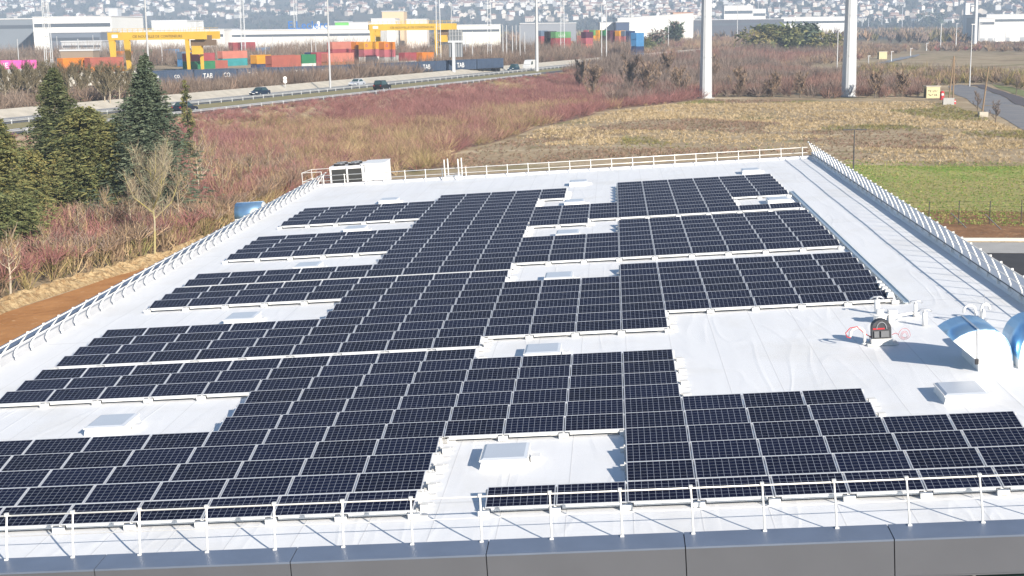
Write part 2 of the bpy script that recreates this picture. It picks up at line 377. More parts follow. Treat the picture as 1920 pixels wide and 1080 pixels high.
for M, P_ in stuffp:
    for mi, me in ((0, frame_me), (1, glass_me), (2, mounting(P_))):
        k = len(V); V += [tuple(M @ v.co) for v in me.vertices]
        for pl in me.polygons:
            Q.append(tuple(v+k for v in pl.vertices)); MI.append(mi)
            UVS += [(0, 0), (1, 0), (1, 1), (0, 1)] if mi == 1 else [(0, 0)]*len(pl.vertices)
me = bpy.data.meshes.new('solar_panels'); me.from_pydata(V, [], Q)
for m_ in mats_: me.materials.append(m_)
me.polygons.foreach_set('material_index', MI); ul = me.uv_layers.new(name='UVMap'); ul.data.foreach_set('uv', np.array(UVS, np.float32).ravel())
o = bpy.data.objects.new('solar_panels', me); C.objects.link(o); tag(o, 'far rows of dark blue solar panels at the back of the white roof', 'solar panels', kind='stuff')
# ================================================================== GUARDRAILS
def rail(name, label, posts, prof, railpts, along, ends, rr=0.026, foot=True, midr=0.02):
    """posts: positions along the edge; prof: (inset, height) polyline of a bent post; along 'x' or 'y'"""
    t = thing(name, label, 'guardrail', RF @ (T(ends[0], posts[0], 0) if along == 'y' else T(posts[0], ends[0], 0)), 'guardrails round the roof edge')
    sg = ends[1]
    def P3(u_, ins, h): 
        return (sg*ins, u_-posts[0], h) if along == 'y' else (u_-posts[0], sg*ins, h)
    mb = MB(); pts = [P3(0, a, h)for a, h in prof]
    pts = [P3(posts[0], a, h) for a, h in prof]
    mb.tube(pts, [rr*1.15]*(len(pts)-1)+[rr], 8)
    c = P3(posts[0], *prof[-1]); mb.cbox((c[0], c[1], c[2]+0.01), (0.085, 0.085, 0.075))
    c = P3(posts[0], *prof[0])
    if foot: mb.cbox((c[0], c[1], c[2]), (0.05, 0.11, 0.16) if along == 'y' else (0.09, 0.05, 0.16))
    pm = mb.mesh('guardrail_post', M_POST, False)
    for u_ in posts:
        o = bpy.data.objects.new('post', pm); C.objects.link(o); o.parent = t
        o.location = (0, u_-posts[0], 0) if along == 'y' else (u_-posts[0], 0, 0)
    for nm, (a, h), r2 in (('top_rail', railpts[0], rr), ('mid_rail', railpts[1], midr)):
        mb = MB(); mb.tube([P3(posts[0]-0.4, a, h), P3(posts[-1]+0.4, a, h)], r2, 8); mb.build(nm, M_POST, t, smooth=True)
    return t
near_posts = [-5.11-1.612*i for i in range(12, 0, -1)]+[-5.11+1.612*i for i in range(0, 13)]
rail('guardrail', 'white guardrail along the near roof edge above the grey fascia', near_posts,
     [(-0.06, 0.05), (0.0, 0.14), (0.02, 0.34), (0.10, 0.62), (0.26, 1.10)], [(0.26, 1.08), (0.11, 0.62)], 'x', (-3.12, 1), rr=0.021, midr=0.012)
right_posts = [3.2+1.62*i for i in range(0, 48)]
rail('guardrail', 'leaning white guardrail along the right roof edge in shade', right_posts,
     [(0.0, 0.20), (-0.10, 0.28), (-0.09, 0.42), (0.0, 0.66), (0.27, 1.28)], [(0.29, 1.25), (0.0, 0.68)], 'y', (15.14, -1), rr=0.029)
left_posts = [3.2+1.62*i for i in range(0, 48)]
rail('guardrail', 'leaning white guardrail along the left roof edge casting shadows on the upstand', left_posts,
     [(0.0, 0.12), (-0.05, 0.18), (-0.02, 0.36), (0.18, 0.62), (0.60, 1.10)], [(0.62, 1.08), (0.24, 0.66)], 'y', (-24.0, 1), rr=0.030)
far_posts = [-23.6, -21.9, -20.2, -18.7, -17.0, -15.35, -14.0]+[-12.1+1.655*i for i in range(0, 17)]
rail('guardrail', 'pale guardrail along the far roof edge in front of the dry field', far_posts,
     [(0.0, -0.02), (0.0, 0.12), (0.0, 0.88)], [(0.0, 0.87), (0.0, 0.46)], 'x', (79.35, -1), rr=0.03, midr=0.024)
# walkway rail round the cooling unit beyond the far edge
t = thing('walkway_railing', 'small white railing at the far left corner beside the cooling unit', 'railing', RF @ T(-25.6, 80.6, -0.4))
mb = MB()
for x, y in ((0, 0), (0.25, 2.6), (1.9, 2.6), (1.6, 0)): mb.tube([(x, y, 0), (x, y, 1.5)], 0.032, 6)
for h in (0.75, 1.48): mb.tube([(1.6, 0, h), (0, 0, h), (0.25, 2.6, h), (1.9, 2.6, h)], 0.026, 6)
mb.build('railing_frame', M_POST, t)
# access gate posts in the far guardrail
t = thing('roof_access_gate', 'tall white gate posts at the gap in the far guardrail', 'gate', RF @ T(-13.2, 79.0, 0))
for x in (-0.55, 0.55):
    mb = MB(); mb.tube([(x, 0, 0.02), (x, 0, 1.62)], 0.05, 8); mb.build('gate_post', M_POST, t)
    mb = MB(); mb.tube([(x+0.2, 0.7, 0.0), (x+0.2, 0.7, 1.62)], 0.05, 8); mb.build('gate_post', M_POST, t)
    mb = MB(); mb.box(x-0.2, x+0.2, -0.25, 0.2, 0.012, 0.09); mb.build('base_plate', M_BLOCK, t)
mb = MB(); mb.box(-0.55, 0.75, 0.55, 0.8, 0.2, 0.3); mb.build('step', M_GALV, t)
# ================================================================== SKYLIGHTS
def skylight_proto():
    t = thing('skylight', '', 'skylight', RF @ T(0, 0))
    mb = MB(); mb.prism([(-0.66, 0.0), (-0.60, 0.22), (0.60, 0.22), (0.66, 0.0)], -0.74, 0.74, 0, 'y'); mb.build('curb', M_WHITE, t)
    mb = MB(); mb.box(-0.655, 0.655, -0.765, 0.765, 0.222, 0.262); mb.build('lid_frame', M_WHITE, t)
    mb = MB(); mb.add([(-0.62, -0.73, 0.266), (0.62, -0.73, 0.266), (0.62, 0.73, 0.266), (-0.62, 0.73, 0.266), (-0.55, -0.66, 0.30), (0.55, -0.66, 0.30), (0.55, 0.66, 0.30), (-0.55, 0.66, 0.30)],
                [(0,3,2,1),(4,5,6,7),(0,1,5,4),(1,2,6,5),(2,3,7,6),(3,0,4,7)]); mb.build('lid', M_LID, t)
    mb = MB(); mb.box(0.70, 0.95, -0.20, 0.20, 0.0, 0.13); mb.build('opener_box', M_WHITE, t)
    return t
SK = [(-3.42, 3.33, 'pale skylight in the near bare patch between the middle solar panels'), (-16.3, 8.5, 'pale skylight in the nearest bare patch of the left array'),
      (-2.98, 15.8, 'pale skylight in front of the second right array, left of the tool bag'), (-16.3, 24.9, 'pale skylight in the second bare patch of the left array'),
      (9.85, 7.75, 'pale skylight beside the white curved vent hoods'), (-2.95, 30.9, 'pale skylight between the second and third right arrays'),
      (-16.2, 38.0, 'pale skylight in the third bare patch of the left array'), (-2.95, 44.6, 'pale skylight between the third and farthest right arrays'),
      (-16.1, 51.5, 'pale skylight in the fourth bare patch of the left array'), (-2.95, 58.6, 'pale skylight beside the small block of three far solar panels'),
      (-2.95, 70.2, 'pale skylight near the far guardrail left of the farthest right array'), (9.6, 71.4, 'pale skylight near the far guardrail right of the array'),
      (9.6, 54.0, 'pale skylight in the gap of the farthest right array'), (-16.2, 65.6, 'pale skylight behind the farthest wing of the left array')]
sp_ = skylight_proto()
for i, (x, y, lb) in enumerate(SK):
    o = sp_ if i == 0 else dup(sp_, RF @ T(x, y), lb)
    o.matrix_world = RF @ T(x, y); o['label'] = lb; o['group'] = 'skylights on the white roof'
# ================================================================== VENT HOODS
def hood(name, label, M, flip=1, d=2.15, base=0.0):
    t = thing(name, label, 'vent hood', M, 'curved rooftop vent hoods')
    s = flip
    prof = [(-0.78, 1.04)]                                    # mouth tip, over the crown, down the back
    n = 14
    for i in range(1, n+1):
        a = R(150-150*i/n); prof.append((0.25+0.98*math.cos(a)*0.98, 0.34+1.02*math.sin(a)))
    prof = [(-0.78, 1.04), (-0.55, 1.19), (-0.28, 1.30), (0.0, 1.352), (0.25, 1.36), (0.5, 1.31), (0.72, 1.19), (0.89, 1.0), (1.0, 0.77), (1.06, 0.5), (1.08, 0.3)]
    side = [(x*s, z) for x, z in prof]+[(1.08*s, base), (0.0, base), (0.0, 0.32)]
    for nm, y in (('side_panel', 0.0), ('side_panel', d-0.02)):
        mb = MB(); mb.prism(side, y, y+0.02, 0, 'y'); mb.build(nm, M_WHITE, t)
    vs, fs = [], []
    for i, (x, z) in enumerate(prof):
        for y in (-0.02, d+0.02): vs.append((x*s, y, z+0.012))
    for i, (x, z) in enumerate(prof):
        for y in (-0.02, d+0.02): vs.append((x*s*0.985, y, z-0.012))
    k = len(prof)*2
    for i in range(len(prof)-1):
        fs += [(2*i, 2*i+1, 2*i+3, 2*i+2), (k+2*i, k+2*i+2, k+2*i+3, k+2*i+1), (2*i, 2*i+2, k+2*i+2, k+2*i), (2*i+1, k+2*i+1, k+2*i+3, 2*i+3)]
    fs += [(0, k, k+1, 1), (k-2, k-1, 2*k-1, 2*k-2)]
    mb = MB(); mb.add(vs, fs); mb.build('curved_cover', M_SKYSHEET, t, smooth=True)
    mb = MB()
    mb.box(min(0.0, 1.08*s), max(0.0, 1.08*s), 0.02, d-0.02, base, 0.30); mb.build('curb', M_WHITE, t)
    mb = MB(); mb.box(-0.03, 0.03, -0.03, 0.0, 0.34, 1.34); mb.box(-0.035, 0.035, -0.035, d+0.03, 1.366, 1.385); mb.build('seam_strip', M_GALV, t)
    mb = MB(); mb.box(-0.10*s if s > 0 else 0.0, 0.0 if s > 0 else 0.10, -0.09, 0.0, 0.25, 0.42); mb.build('bracket', M_DARK, t)
    return t
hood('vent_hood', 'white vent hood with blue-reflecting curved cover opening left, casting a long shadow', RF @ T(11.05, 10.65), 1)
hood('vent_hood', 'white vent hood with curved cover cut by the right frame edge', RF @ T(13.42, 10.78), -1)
hood('vent_hood', 'small blue-looking vent hood outside the left guardrail beside the bare tree', RF @ T(-25.45, 66.6, -0.85) @ RZ(R(90)), -1, d=1.9, base=-3.6)
# ================================================================== SMALL ROOF THINGS
t = thing('tool_bag', 'dark grey round-topped tool bag with red strap on a white block', 'tool bag', RF @ T(8.83, 15.1, 0.23))
mb = MB(); arc = [(-0.33, 0.0), (-0.33, 0.36)]+[(-0.33*math.cos(R(a)), 0.36+0.30*math.sin(R(a))) for a in range(20, 180, 20)]+[(0.33, 0.36), (0.33, 0.0)]
mb.prism(arc, -0.17, 0.17, 0, 'y'); mb.build('bag_body', mat('bag_fabric', (0.06, 0.062, 0.07), 0.6, var=0.4, vscale=9, bump=0.4, bscale=30), t)
for x0, x1 in ((-0.26, -0.10), (-0.03, 0.24)):
    mb = MB(); mb.box(x0, x1, -0.22, -0.172, 0.05, 0.27); mb.build('pocket', mat('pocket_grey', (0.16, 0.165, 0.175), 0.55), t)
mb = MB(); mb.tube([(-0.17*math.cos(R(a)), -0.185, 0.34+0.24*math.sin(R(a))) for a in range(0, 181, 20)], 0.016, 6); mb.build('carry_handle', mat('strap_grey', (0.28, 0.29, 0.31), 0.6), t)
mb = MB(); mb.box(-0.30, 0.10, -0.19, -0.171, 0.325, 0.375); mb.build('red_strap', M_RED, t)
mb = MB(); mb.tube([(-0.34, 0, 0.03), (-0.55, 0.02, 0.16), (-0.80, 0.0, 0.42), (-1.05, -0.05, 0.40), (-1.22, -0.1, 0.24), (-1.18, -0.12, 0.10), (-1.05, -0.12, 0.06)], 0.018, 6, 0)
mb.build('lifting_strap', M_RED, t, smooth=True)
t = thing('cable_coil', 'thin red cable coil hanging right of the tool bag', 'cable', RF @ T(9.62, 15.05, 0.02))
mb = MB()
for rr3, zz in ((0.20, 0.30), (0.13, 0.27), (0.09, 0.26)): mb.tube([(rr3*math.cos(a*math.pi/8), 0.05*math.sin(a*0.7), zz+rr3*math.sin(a*math.pi/8)) for a in range(17)], 0.006, 5)
mb.tube([(-0.20, 0, 0.3), (-0.30, 0, 0.35), (-0.42, 0, 0.30)], 0.01, 5); mb.build('coil', M_RED, t)
mb = MB(); mb.box(-0.36, 0.36, -0.24, 0.24, 0.0, 0.22); mb.box(-0.5, 0.55, -0.30, 0.30, 0.0, 0.05)
o = mb.build('roof_outlet_block', M_BLOCK, M=RF @ T(8.83, 15.1, 0.005)); tag(o, 'low white roof outlet block under the tool bag', 'roof outlet')
def gooseneck(lb, x, y, h, reach, ang, r=0.055):
    mb = MB(); pts = [(0, 0, 0), (0, 0, h-reach*0.5)]+[(reach*0.5-reach*0.5*math.cos(R(a)), 0, h-reach*0.5+reach*0.5*math.sin(R(a))) for a in range(25, 160, 25)]+[(reach, 0, h-reach*0.62)]
    mb.tube(pts, r, 8); mb.tube([(0, 0, 0), (0, 0, 0.05)], r*1.9, 8)
    o = mb.build('gooseneck_vent_pipe', M_WHITE, M=RF @ T(x, y, 0.004) @ RZ(R(ang)), smooth=True); tag(o, lb, 'vent pipe', 'gooseneck vent pipes')
gooseneck('white gooseneck vent pipe just left of the tool bag', 8.28, 15.15, 0.60, 0.50, 180)
q_ = onroof(1832, 604)
gooseneck('white gooseneck pipe turned left in the cluster behind the vent hoods', q_.x-0.05, q_.y, 0.62, 0.42, 170, 0.05)
gooseneck('white gooseneck pipe turned right in the cluster behind the vent hoods', q_.x+0.22, q_.y+0.3, 0.58, 0.36, 20, 0.05)
gooseneck('white gooseneck pipe turned towards the camera behind the vent hoods', q_.x+0.12, q_.y-0.3, 0.55, 0.36, 265, 0.05)
mb = MB(); mb.tube([(0, 0, 0), (0, 0, 1.0)], 0.01, 6); mb.tube([(0, 0, 0), (0, 0, 0.08)], 0.09, 8)
o = mb.build('thin_rod', M_GALV, M=RF @ T(q_.x+0.30, q_.y+0.1, 0.004)); tag(o, 'thin upright metal rod beside the gooseneck pipes', 'rod')
def cowl(lb, px, py, h=0.52, r=0.10):
    v = onroof(px, py)
    t = thing('roof_vent', lb, 'roof vent', RF @ T(v.x, v.y, 0.004), 'small capped roof vents')
    mb = MB(); mb.tube([(0, 0, 0), (0, 0, h)], [r, r*0.9], 10); mb.build('vent_pipe', M_WHITE, t, smooth=True)
    mb = MB(); mb.tube([(-0.26, 0, h+0.02), (-0.12, 0, h+0.10), (0.12, 0, h+0.10), (0.26, 0, h+0.02)], 0.035, 8); mb.tube([(0, 0, h), (0, 0, h+0.09)], [0.05, 0.03], 8); mb.build('cap', M_GALV, t, smooth=True)
cowl('small capped roof vent behind the tool bag', 1645, 588, 0.55, 0.12)
cowl('small capped roof vent right of the white pipe run', 1734, 611, 0.50)
cowl('small capped roof vent at the end of the cable tray', 1717, 594, 0.50, 0.08)
t = thing('roof_turret', 'wide white round turret vent with two steps just behind the tool bag', 'roof turret', RF @ T(*onroof(1650, 604).xy, 0.004))
mb = MB(); mb.tube([(0, 0, 0), (0, 0, 0.30)], 0.24, 14); mb.build('drum', M_WHITE, t, smooth=False)
mb = MB(); mb.tube([(0, 0, 0.301), (0, 0, 0.33)], 0.36, 14); mb.tube([(0, 0, 0.331), (0, 0, 0.50)], 0.15, 12); mb.box(0.30, 0.62, -0.2, 0.2, 0.0, 0.45); mb.build('hat', M_WHITE, t)
a_, b_ = onroof(1668, 601), onroof(1722, 592)
t = thing('pipe_run', 'white pipe lying on the roof between the turret vent and the cable tray', 'pipe', RF @ T(a_.x, a_.y, 0.004))
mb = MB(); mb.tube([(0, 0, 0.12), (b_.x-a_.x, b_.y-a_.y, 0.14)], 0.055, 8); mb.build('pipe', M_WHITE, t, smooth=True)
for f_ in (0.3, 0.92):
    mb = MB(); x, y = (b_.x-a_.x)*f_, (b_.y-a_.y)*f_; mb.box(x-0.12, x+0.12, y-0.1, y+0.1, 0.0, 0.07); mb.build('pipe_support', M_BLOCK, t)
t = thing('cable_tray', 'long galvanised cable tray along the right edge of the solar arrays', 'cable tray', RF @ T(10.98, 21.6, 0.0))
mb = MB(); L2 = 37.0
mb.box(-0.10, 0.10, 0, L2, 0.065, 0.085); mb.box(-0.115, -0.10, 0, L2, 0.065, 0.13); mb.box(0.10, 0.115, 0, L2, 0.065, 0.13); mb.build('tray', mat('tray_galv_blue_lit', (0.50, 0.58, 0.64), 0.35, 0.6), t)  # galvanised metal, its blue skylight put into the base colour
for i in range(24):
    mb = MB(); mb.box(-0.2, 0.1, 0.3+i*1.55, 0.42+i*1.55, 0.0, 0.06); mb.build('tray_foot', M_BLOCK, t)
for i in range(5):
    y = 22.2+i*0.62
    mb = MB(); mb.prism([(-0.30, 0.0), (-0.16, 0.40), (0.02, 0.40), (0.14, 0.0)], -0.14, 0.14, 0, 'y')
    o = mb.build('ballast_support', M_BLOCK, M=RF @ T(10.55, y, 0.006)); tag(o, f'white trapezoid support beside the cable tray end, {ORD[i+1]} from the bag side', 'support', 'white supports in front of the cable tray')
# cooling unit beyond the far edge
t = thing('cooling_unit', 'large white cooling unit with dark grille and roof fans at the far left corner', 'cooling unit', RF @ T(-23.35, 80.9, -0.55))
mb = MB(); mb.box(0, 2.9, 0.03, 3.4, 0.0, 1.95); mb.box(2.9, 4.45, -0.1, 3.4, 0.0, 2.0); mb.box(2.6, 4.5, -0.15, 3.45, 2.003, 2.05); mb.build('casing', M_WHITE, t)
mb = MB(); mb.box(0.14, 2.62, -0.02, 0.026, 0.25, 1.72)
for i in range(14): mb.box(0.14, 2.62, -0.035, -0.021, 0.27+i*0.105, 0.30+i*0.105)
mb.build('grille', M_GRILLE, t)
for x in (0.0, 1.35, 2.62):
    mb = MB(); mb.box(x, x+0.13, -0.07, -0.036, 0.0, 1.95); mb.build('frame_post', M_WHITE, t)
for x, y in ((0.55, 0.7), (1.75, 0.7), (0.55, 1.95), (1.75, 1.95)):
    mb = MB(); mb.tube([(x+0.15, y, 1.952), (x+0.15, y, 2.12)], 0.48, 16)
    f_ = mb.build('fan', M_BLACK, t)
    mb = MB()
    for k in range(6):
        a = k*math.pi/3; mb.tube([(x+0.15, y, 2.135), (x+0.15+0.44*math.cos(a), y+0.44*math.sin(a), 2.135)], 0.025, 4)
    mb.build('fan_guard', M_GALV, f_)
mb = MB(); mb.box(-26.2, -13.0, 80.55, 85.0, -0.8, -0.56)
bpart('plant_platform', mb, M_GALV)
mb = MB(); mb.box(-26.0, -25.8, 80.6, 84.9, GR, -0.81); mb.box(-13.3, -13.1, 80.6, 84.9, GR, -0.81); mb.box(-25.8, -13.3, 84.7, 84.9, GR, -0.81); bpart('wall', mb, M_FASC)
# ================================================================== TERRAIN
H0 = Vector((-73, 220)); HD = Vector((0.337, 0.9415)).normalized(); HN = Vector((HD.y, -HD.x))   # highway barrier line; HN points to the near side
def smooth(t): t = np.clip(t, 0, 1); return t*t*(3-2*t)
def vnoise(x, y, s, seed=0):
    x, y = x/s, y/s; xi, yi = np.floor(x), np.floor(y); fx, fy = smooth(x-xi), smooth(y-yi)
    h = lambda a, b: np.modf(np.abs(np.sin(a*127.1+b*311.7+seed*17.3)*43758.5453))[0]
    return (h(xi, yi)*(1-fx)+h(xi+1, yi)*fx)*(1-fy)+(h(xi, yi+1)*(1-fx)+h(xi+1, yi+1)*fx)*fy
def gz(x, y):
    x = np.asarray(x, float); y = np.asarray(y, float)
    s = (x-H0.x)*HN.x+(y-H0.y)*HN.y                # + towards us
    plat = 3.0*(1-smooth((s-17)/16))                # road embankment
    plat = plat+0.9*smooth((-s-30)/30)              # the rail yard lies a little higher
    plat = plat*(1-smooth((y-1000)/500))*smooth((y-95)/90)
    d = np.hypot(x, y); a = np.arctan2(x, y)
    ridge = 150+70*np.clip((a+0.34)/0.3, 0, 1)+18*np.sin(a*19+1)+10*np.sin(a*43)
    hill = ridge*smooth((d-2500)/2900)+(vnoise(x, y, 420)-0.5)*26*smooth((d-2500)/900)+(vnoise(x, y, 160, 3)-0.5)*9*smooth((d-2500)/900)
    fieldb = 0.5*(vnoise(x, y, 14, 5)-0.5)*smooth((d-140)/60)*(1-smooth((d-700)/200))*(s > 34)
    return plat+hill+fieldb
def gz1(x, y): return float(gz(x, y))
def ground(px, py):                                # where the ray through a pixel first meets the terrain
    d = ray(px, py); t = 40.0
    while t < 9000:
        p = CP+d*t
        if p.z < gz1(p.x, p.y):
            lo, hi = t*0.985, t
            for _ in range(24):
                m = (lo+hi)/2; p = CP+d*m
                if p.z < gz1(p.x, p.y): hi = m
                else: lo = m
            return CP+d*hi
        t *= 1.01
    return CP+d*9000
def gpt(v, dz=0.0): return Vector((v[0], v[1], gz1(v[0], v[1])+dz))
angs = np.linspace(R(-31), R(31), 240); ds = np.concatenate([np.linspace(10, 90, 12), np.geomspace(93, 9000, 330)])
A, D = np.meshgrid(angs, ds); X, Y = D*np.sin(A), D*np.cos(A)
Z = gz(X, Y); V = np.stack([X, Y, Z], -1).reshape(-1, 3); na, nd = len(angs), len(ds)
I = np.arange(na*nd).reshape(nd, na); Q = np.stack([I[:-1, :-1], I[:-1, 1:], I[1:, 1:], I[1:, :-1]], -1).reshape(-1, 4)
b = NB('ground_mat', 0.95, 0.1)
p = b.xyz()
n1 = b.noise(0.035, 6, rough=0.62); n2 = b.noise(0.22, 6, rough=0.65); n3 = b.noise(1.6, 4); nst = b.noise(1.0, 6, b.map((0.05, 0.22, 1)), rough=0.65)
c = b.mix(b.ramp(n2, 0.35, 0.68), (0.47, 0.37, 0.24), (0.34, 0.26, 0.165))
c = b.mix(b.ramp(nst, 0.52, 0.64), c, (0.58, 0.48, 0.33))
c = b.mix(b.math('MULTIPLY', b.ramp(n1, 0.53, 0.66), 0.7), c, (0.20, 0.13, 0.085))
c = b.mix(b.math('MULTIPLY', b.ramp(b.noise(0.055, 5, rough=0.6), 0.56, 0.68), 0.75), c, (0.13, 0.16, 0.045))
c = b.mix(b.ramp(n3, 0.30, 0.72, 0.0, 0.35), c, (0.17, 0.125, 0.08))
dist = b.math('SQRT', b.math('ADD', b.math('POWER', p[0], 2.0), b.math('POWER', p[1], 2.0)))
c = b.mix(b.ramp(dist, 700, 1500), c, (0.10, 0.085, 0.06))
c = b.mix(b.ramp(dist, 2300, 2900), c, b.mix(b.ramp(b.noise(0.012, 6), 0.4, 0.6), (0.075, 0.080, 0.050), (0.125, 0.105, 0.075)))
b.color(c); b.bump(n3, 0.8, 0.25)
o = big('ground', V, Q, b.m); o.data.polygons.foreach_set('use_smooth', [True]*len(o.data.polygons)); tag(o, kind='structure')
def sheet(name, pts, m, dz=0.02, sub=8.0, kind='structure', raw=False):
    """ground sheet from a polygon of pixels, laid on the terrain just above it"""
    P = [hit(*p_).xy for p_ in pts] if not raw else [Vector(p_) for p_ in pts]
    import bmesh
    bm = bmesh.new(); bm.faces.new([bm.verts.new((q.x, q.y, 0)) for q in P])
    for axis in (0, 1):
        lo, hi = min(q[axis] for q in P), max(q[axis] for q in P); k = math.ceil(lo/sub)*sub
        while k < hi:
            no = Vector((1, 0, 0)) if axis == 0 else Vector((0, 1, 0))
            bmesh.ops.bisect_plane(bm, geom=bm.verts[:]+bm.edges[:]+bm.faces[:], plane_co=no*k, plane_no=no); k += sub
    for v in bm.verts: v.co.z = gz1(v.co.x, v.co.y)+dz
    bmesh.ops.recalc_face_normals(bm, faces=bm.faces)
    me = bpy.data.meshes.new(name); bm.to_mesh(me); bm.free(); me.materials.append(m)
    if me.polygons and sum(p_.normal.z for p_ in me.polygons) < 0: me.flip_normals()
    o = bpy.data.objects.new(name, me); C.objects.link(o); return tag(o, kind=kind)
b = NB('lawn', 0.95, 0.1); c = b.mix(b.ramp(b.noise(0.10, 5), 0.40, 0.60), (0.22, 0.32, 0.065), (0.42, 0.38, 0.16))
py_ = b.xyz()[1]
c = b.mix(b.ramp(b.math('ADD', py_, b.math('MULTIPLY', b.noise(0.3, 5), 12.0)), 166, 150, 0.0, 0.75), c, (0.36, 0.31, 0.14))
c = b.mix(b.ramp(b.noise(1.1, 4), 0.45, 0.75, 0, 0.6), c, (0.15, 0.16, 0.05)); b.color(c); b.bump(b.noise(3.0, 3), 0.6, 0.1); M_LAWN = b.m
b = NB('soil', 0.95, 0.1); c = b.mix(b.ramp(b.noise(0.5, 6), 0.35, 0.65), (0.30, 0.165, 0.085), (0.20, 0.11, 0.06)); c = b.mix(b.ramp(b.noise(2.5, 3), 0.60, 0.75), c, (0.42, 0.32, 0.20)); b.color(c); b.bump(b.noise(2.0, 4), 0.8, 0.15); M_SOIL = b.m
b = NB('dirt', 0.95, 0.1); c = b.mix(b.ramp(b.noise(0.35, 5), 0.38, 0.62), (0.47, 0.235, 0.095), (0.38, 0.18, 0.07)); c = b.mix(b.ramp(b.noise(2.2, 5, rough=0.7), 0.60, 0.74), c, (0.62, 0.44, 0.26)); b.color(c); b.bump(b.noise(1.6, 5), 0.7, 0.15); M_DIRT = b.m
b = NB('rubble', 0.95, 0.1); c = b.mix(b.ramp(b.noise(2.8, 6, rough=0.7), 0.40, 0.60), (0.58, 0.44, 0.25), (0.36, 0.235, 0.12)); b.color(c); b.bump(b.noise(3.0, 5, rough=0.7), 1.0, 0.4); M_RUB = b.m
b = NB('asphalt', 0.85, 0.25); c = b.mix(b.ramp(b.noise(0.25, 5), 0.4, 0.65), (0.20, 0.20, 0.21), (0.25, 0.24, 0.235)); c = b.mix(b.ramp(b.noise(5, 2), 0.5, 0.8, 0, 0.3), c, (0.09, 0.09, 0.095)); b.color(c); M_ASPH = b.m
M_CONC = mat('concrete_pale', (0.50, 0.46, 0.385), 0.85, var=0.18, vscale=0.5)
M_CONC2 = mat('concrete_grey', (0.40, 0.395, 0.38), 0.85, var=0.12, vscale=0.7)
M_STEEL = mat('barrier_steel', (0.55, 0.56, 0.57), 0.5, 0.5)
M_PAINT = mat('road_paint', (0.72, 0.72, 0.70), 0.7)
M_GRASSY = mat('verge', (0.22, 0.21, 0.085), 0.95, col2=(0.30, 0.24, 0.12), vscale=0.6)
sheet('lawn', [(1560, 306), (1700, 311), (1960, 312), (2000, 414), (1900, 410), (1830, 415), (1760, 404), (1700, 400), (1640, 392)], M_LAWN, 0.03)
b = NB('scrub_soil', 0.95, 0.1); c = b.mix(b.ramp(b.noise(0.12, 6), 0.38, 0.62), (0.25, 0.165, 0.13), (0.34, 0.25, 0.165)); c = b.mix(b.ramp(b.noise(1.3, 4), 0.4, 0.7), c, (0.17, 0.105, 0.085)); b.color(c); b.bump(b.noise(2.0, 4), 0.8, 0.2)
sheet('scrub_floor', [(200, 480), (330, 470), (560, 372), (640, 335), (860, 310), (835, 296), (1000, 242), (1150, 206), (1300, 188), (1345, 182), (1340, 160), (1100, 145), (900, 151), (760, 172), (600, 195), (480, 215), (250, 262), (100, 330)], b.m, 0.015)
sheet('bare_soil', [(1690, 397), (1770, 395), (1990, 399), (1990, 447), (1740, 447)], M_SOIL, 0.035)
sheet('footpath', [(1700, 455), (1990, 455.5), (1990, 476), (1700, 474)], M_CONC2, 0.03)
sheet('car_park', [(1700, 474.5), (1990, 476.5), (1990, 700), (1760, 640)], mat('car_park_asphalt', (0.045, 0.045, 0.05), 0.85, var=0.25, vscale=0.6), 0.03)
k0, k1 = hit(1650, 451), hit(2000, 452)
mb = MB(); mb.box(0, (k1-k0).length, -0.15, 0.15, -0.05, 0.22)
o = mb.build('kerb', mat('kerb_stone', (0.62, 0.58, 0.50), 0.8), M=T(k0.x, k0.y, 0) @ RZ(math.atan2(k1.y-k0.y, k1.x-k0.x))); tag(o, kind='structure')
sheet('dirt_strip', [(-60, 625), (0, 590), (150, 541), (300, 488), (380, 452), (470, 415), (560, 372), (640, 372), (640, 470), (200, 760), (-60, 760)], M_DIRT, 0.03)
# rubble bank along the dirt strip: a low lumpy ridge
rb = [hit(*p_) for p_ in [(-80, 615), (0, 578), (80, 552), (160, 527), (240, 505), (320, 482), (400, 450)]]
vs, fs = [], []; n_ = 90; m_ = 8
for i in range(n_+1):
    t_ = i/n_*(len(rb)-1); j = min(int(t_), len(rb)-2); q0 = rb[j].lerp(rb[j+1], t_-j); dr = (rb[j+1]-rb[j]).normalized(); nr = Vector((dr.y, -dr.x, 0))
    for k in range(m_+1):
        s_ = (k/m_-0.5)*2.0; hgt_ = 0.5*max(0, 1-(s_/1.0)**2)*(0.6+0.8*random.random())
        q = q0+nr*s_; vs.append((q.x, q.y, gz1(q.x, q.y)+hgt_))
for i in range(n_):
    for k in range(m_): a = i*(m_+1)+k; fs.append((a, a+1, a+m_+2, a+m_+1))
mb = MB(); mb.add(vs, fs); o = mb.build('rubble_bank', M_RUB); tag(o, 'pale lumpy bank of dug-out earth beside the orange dirt strip', 'earth bank', kind='stuff')
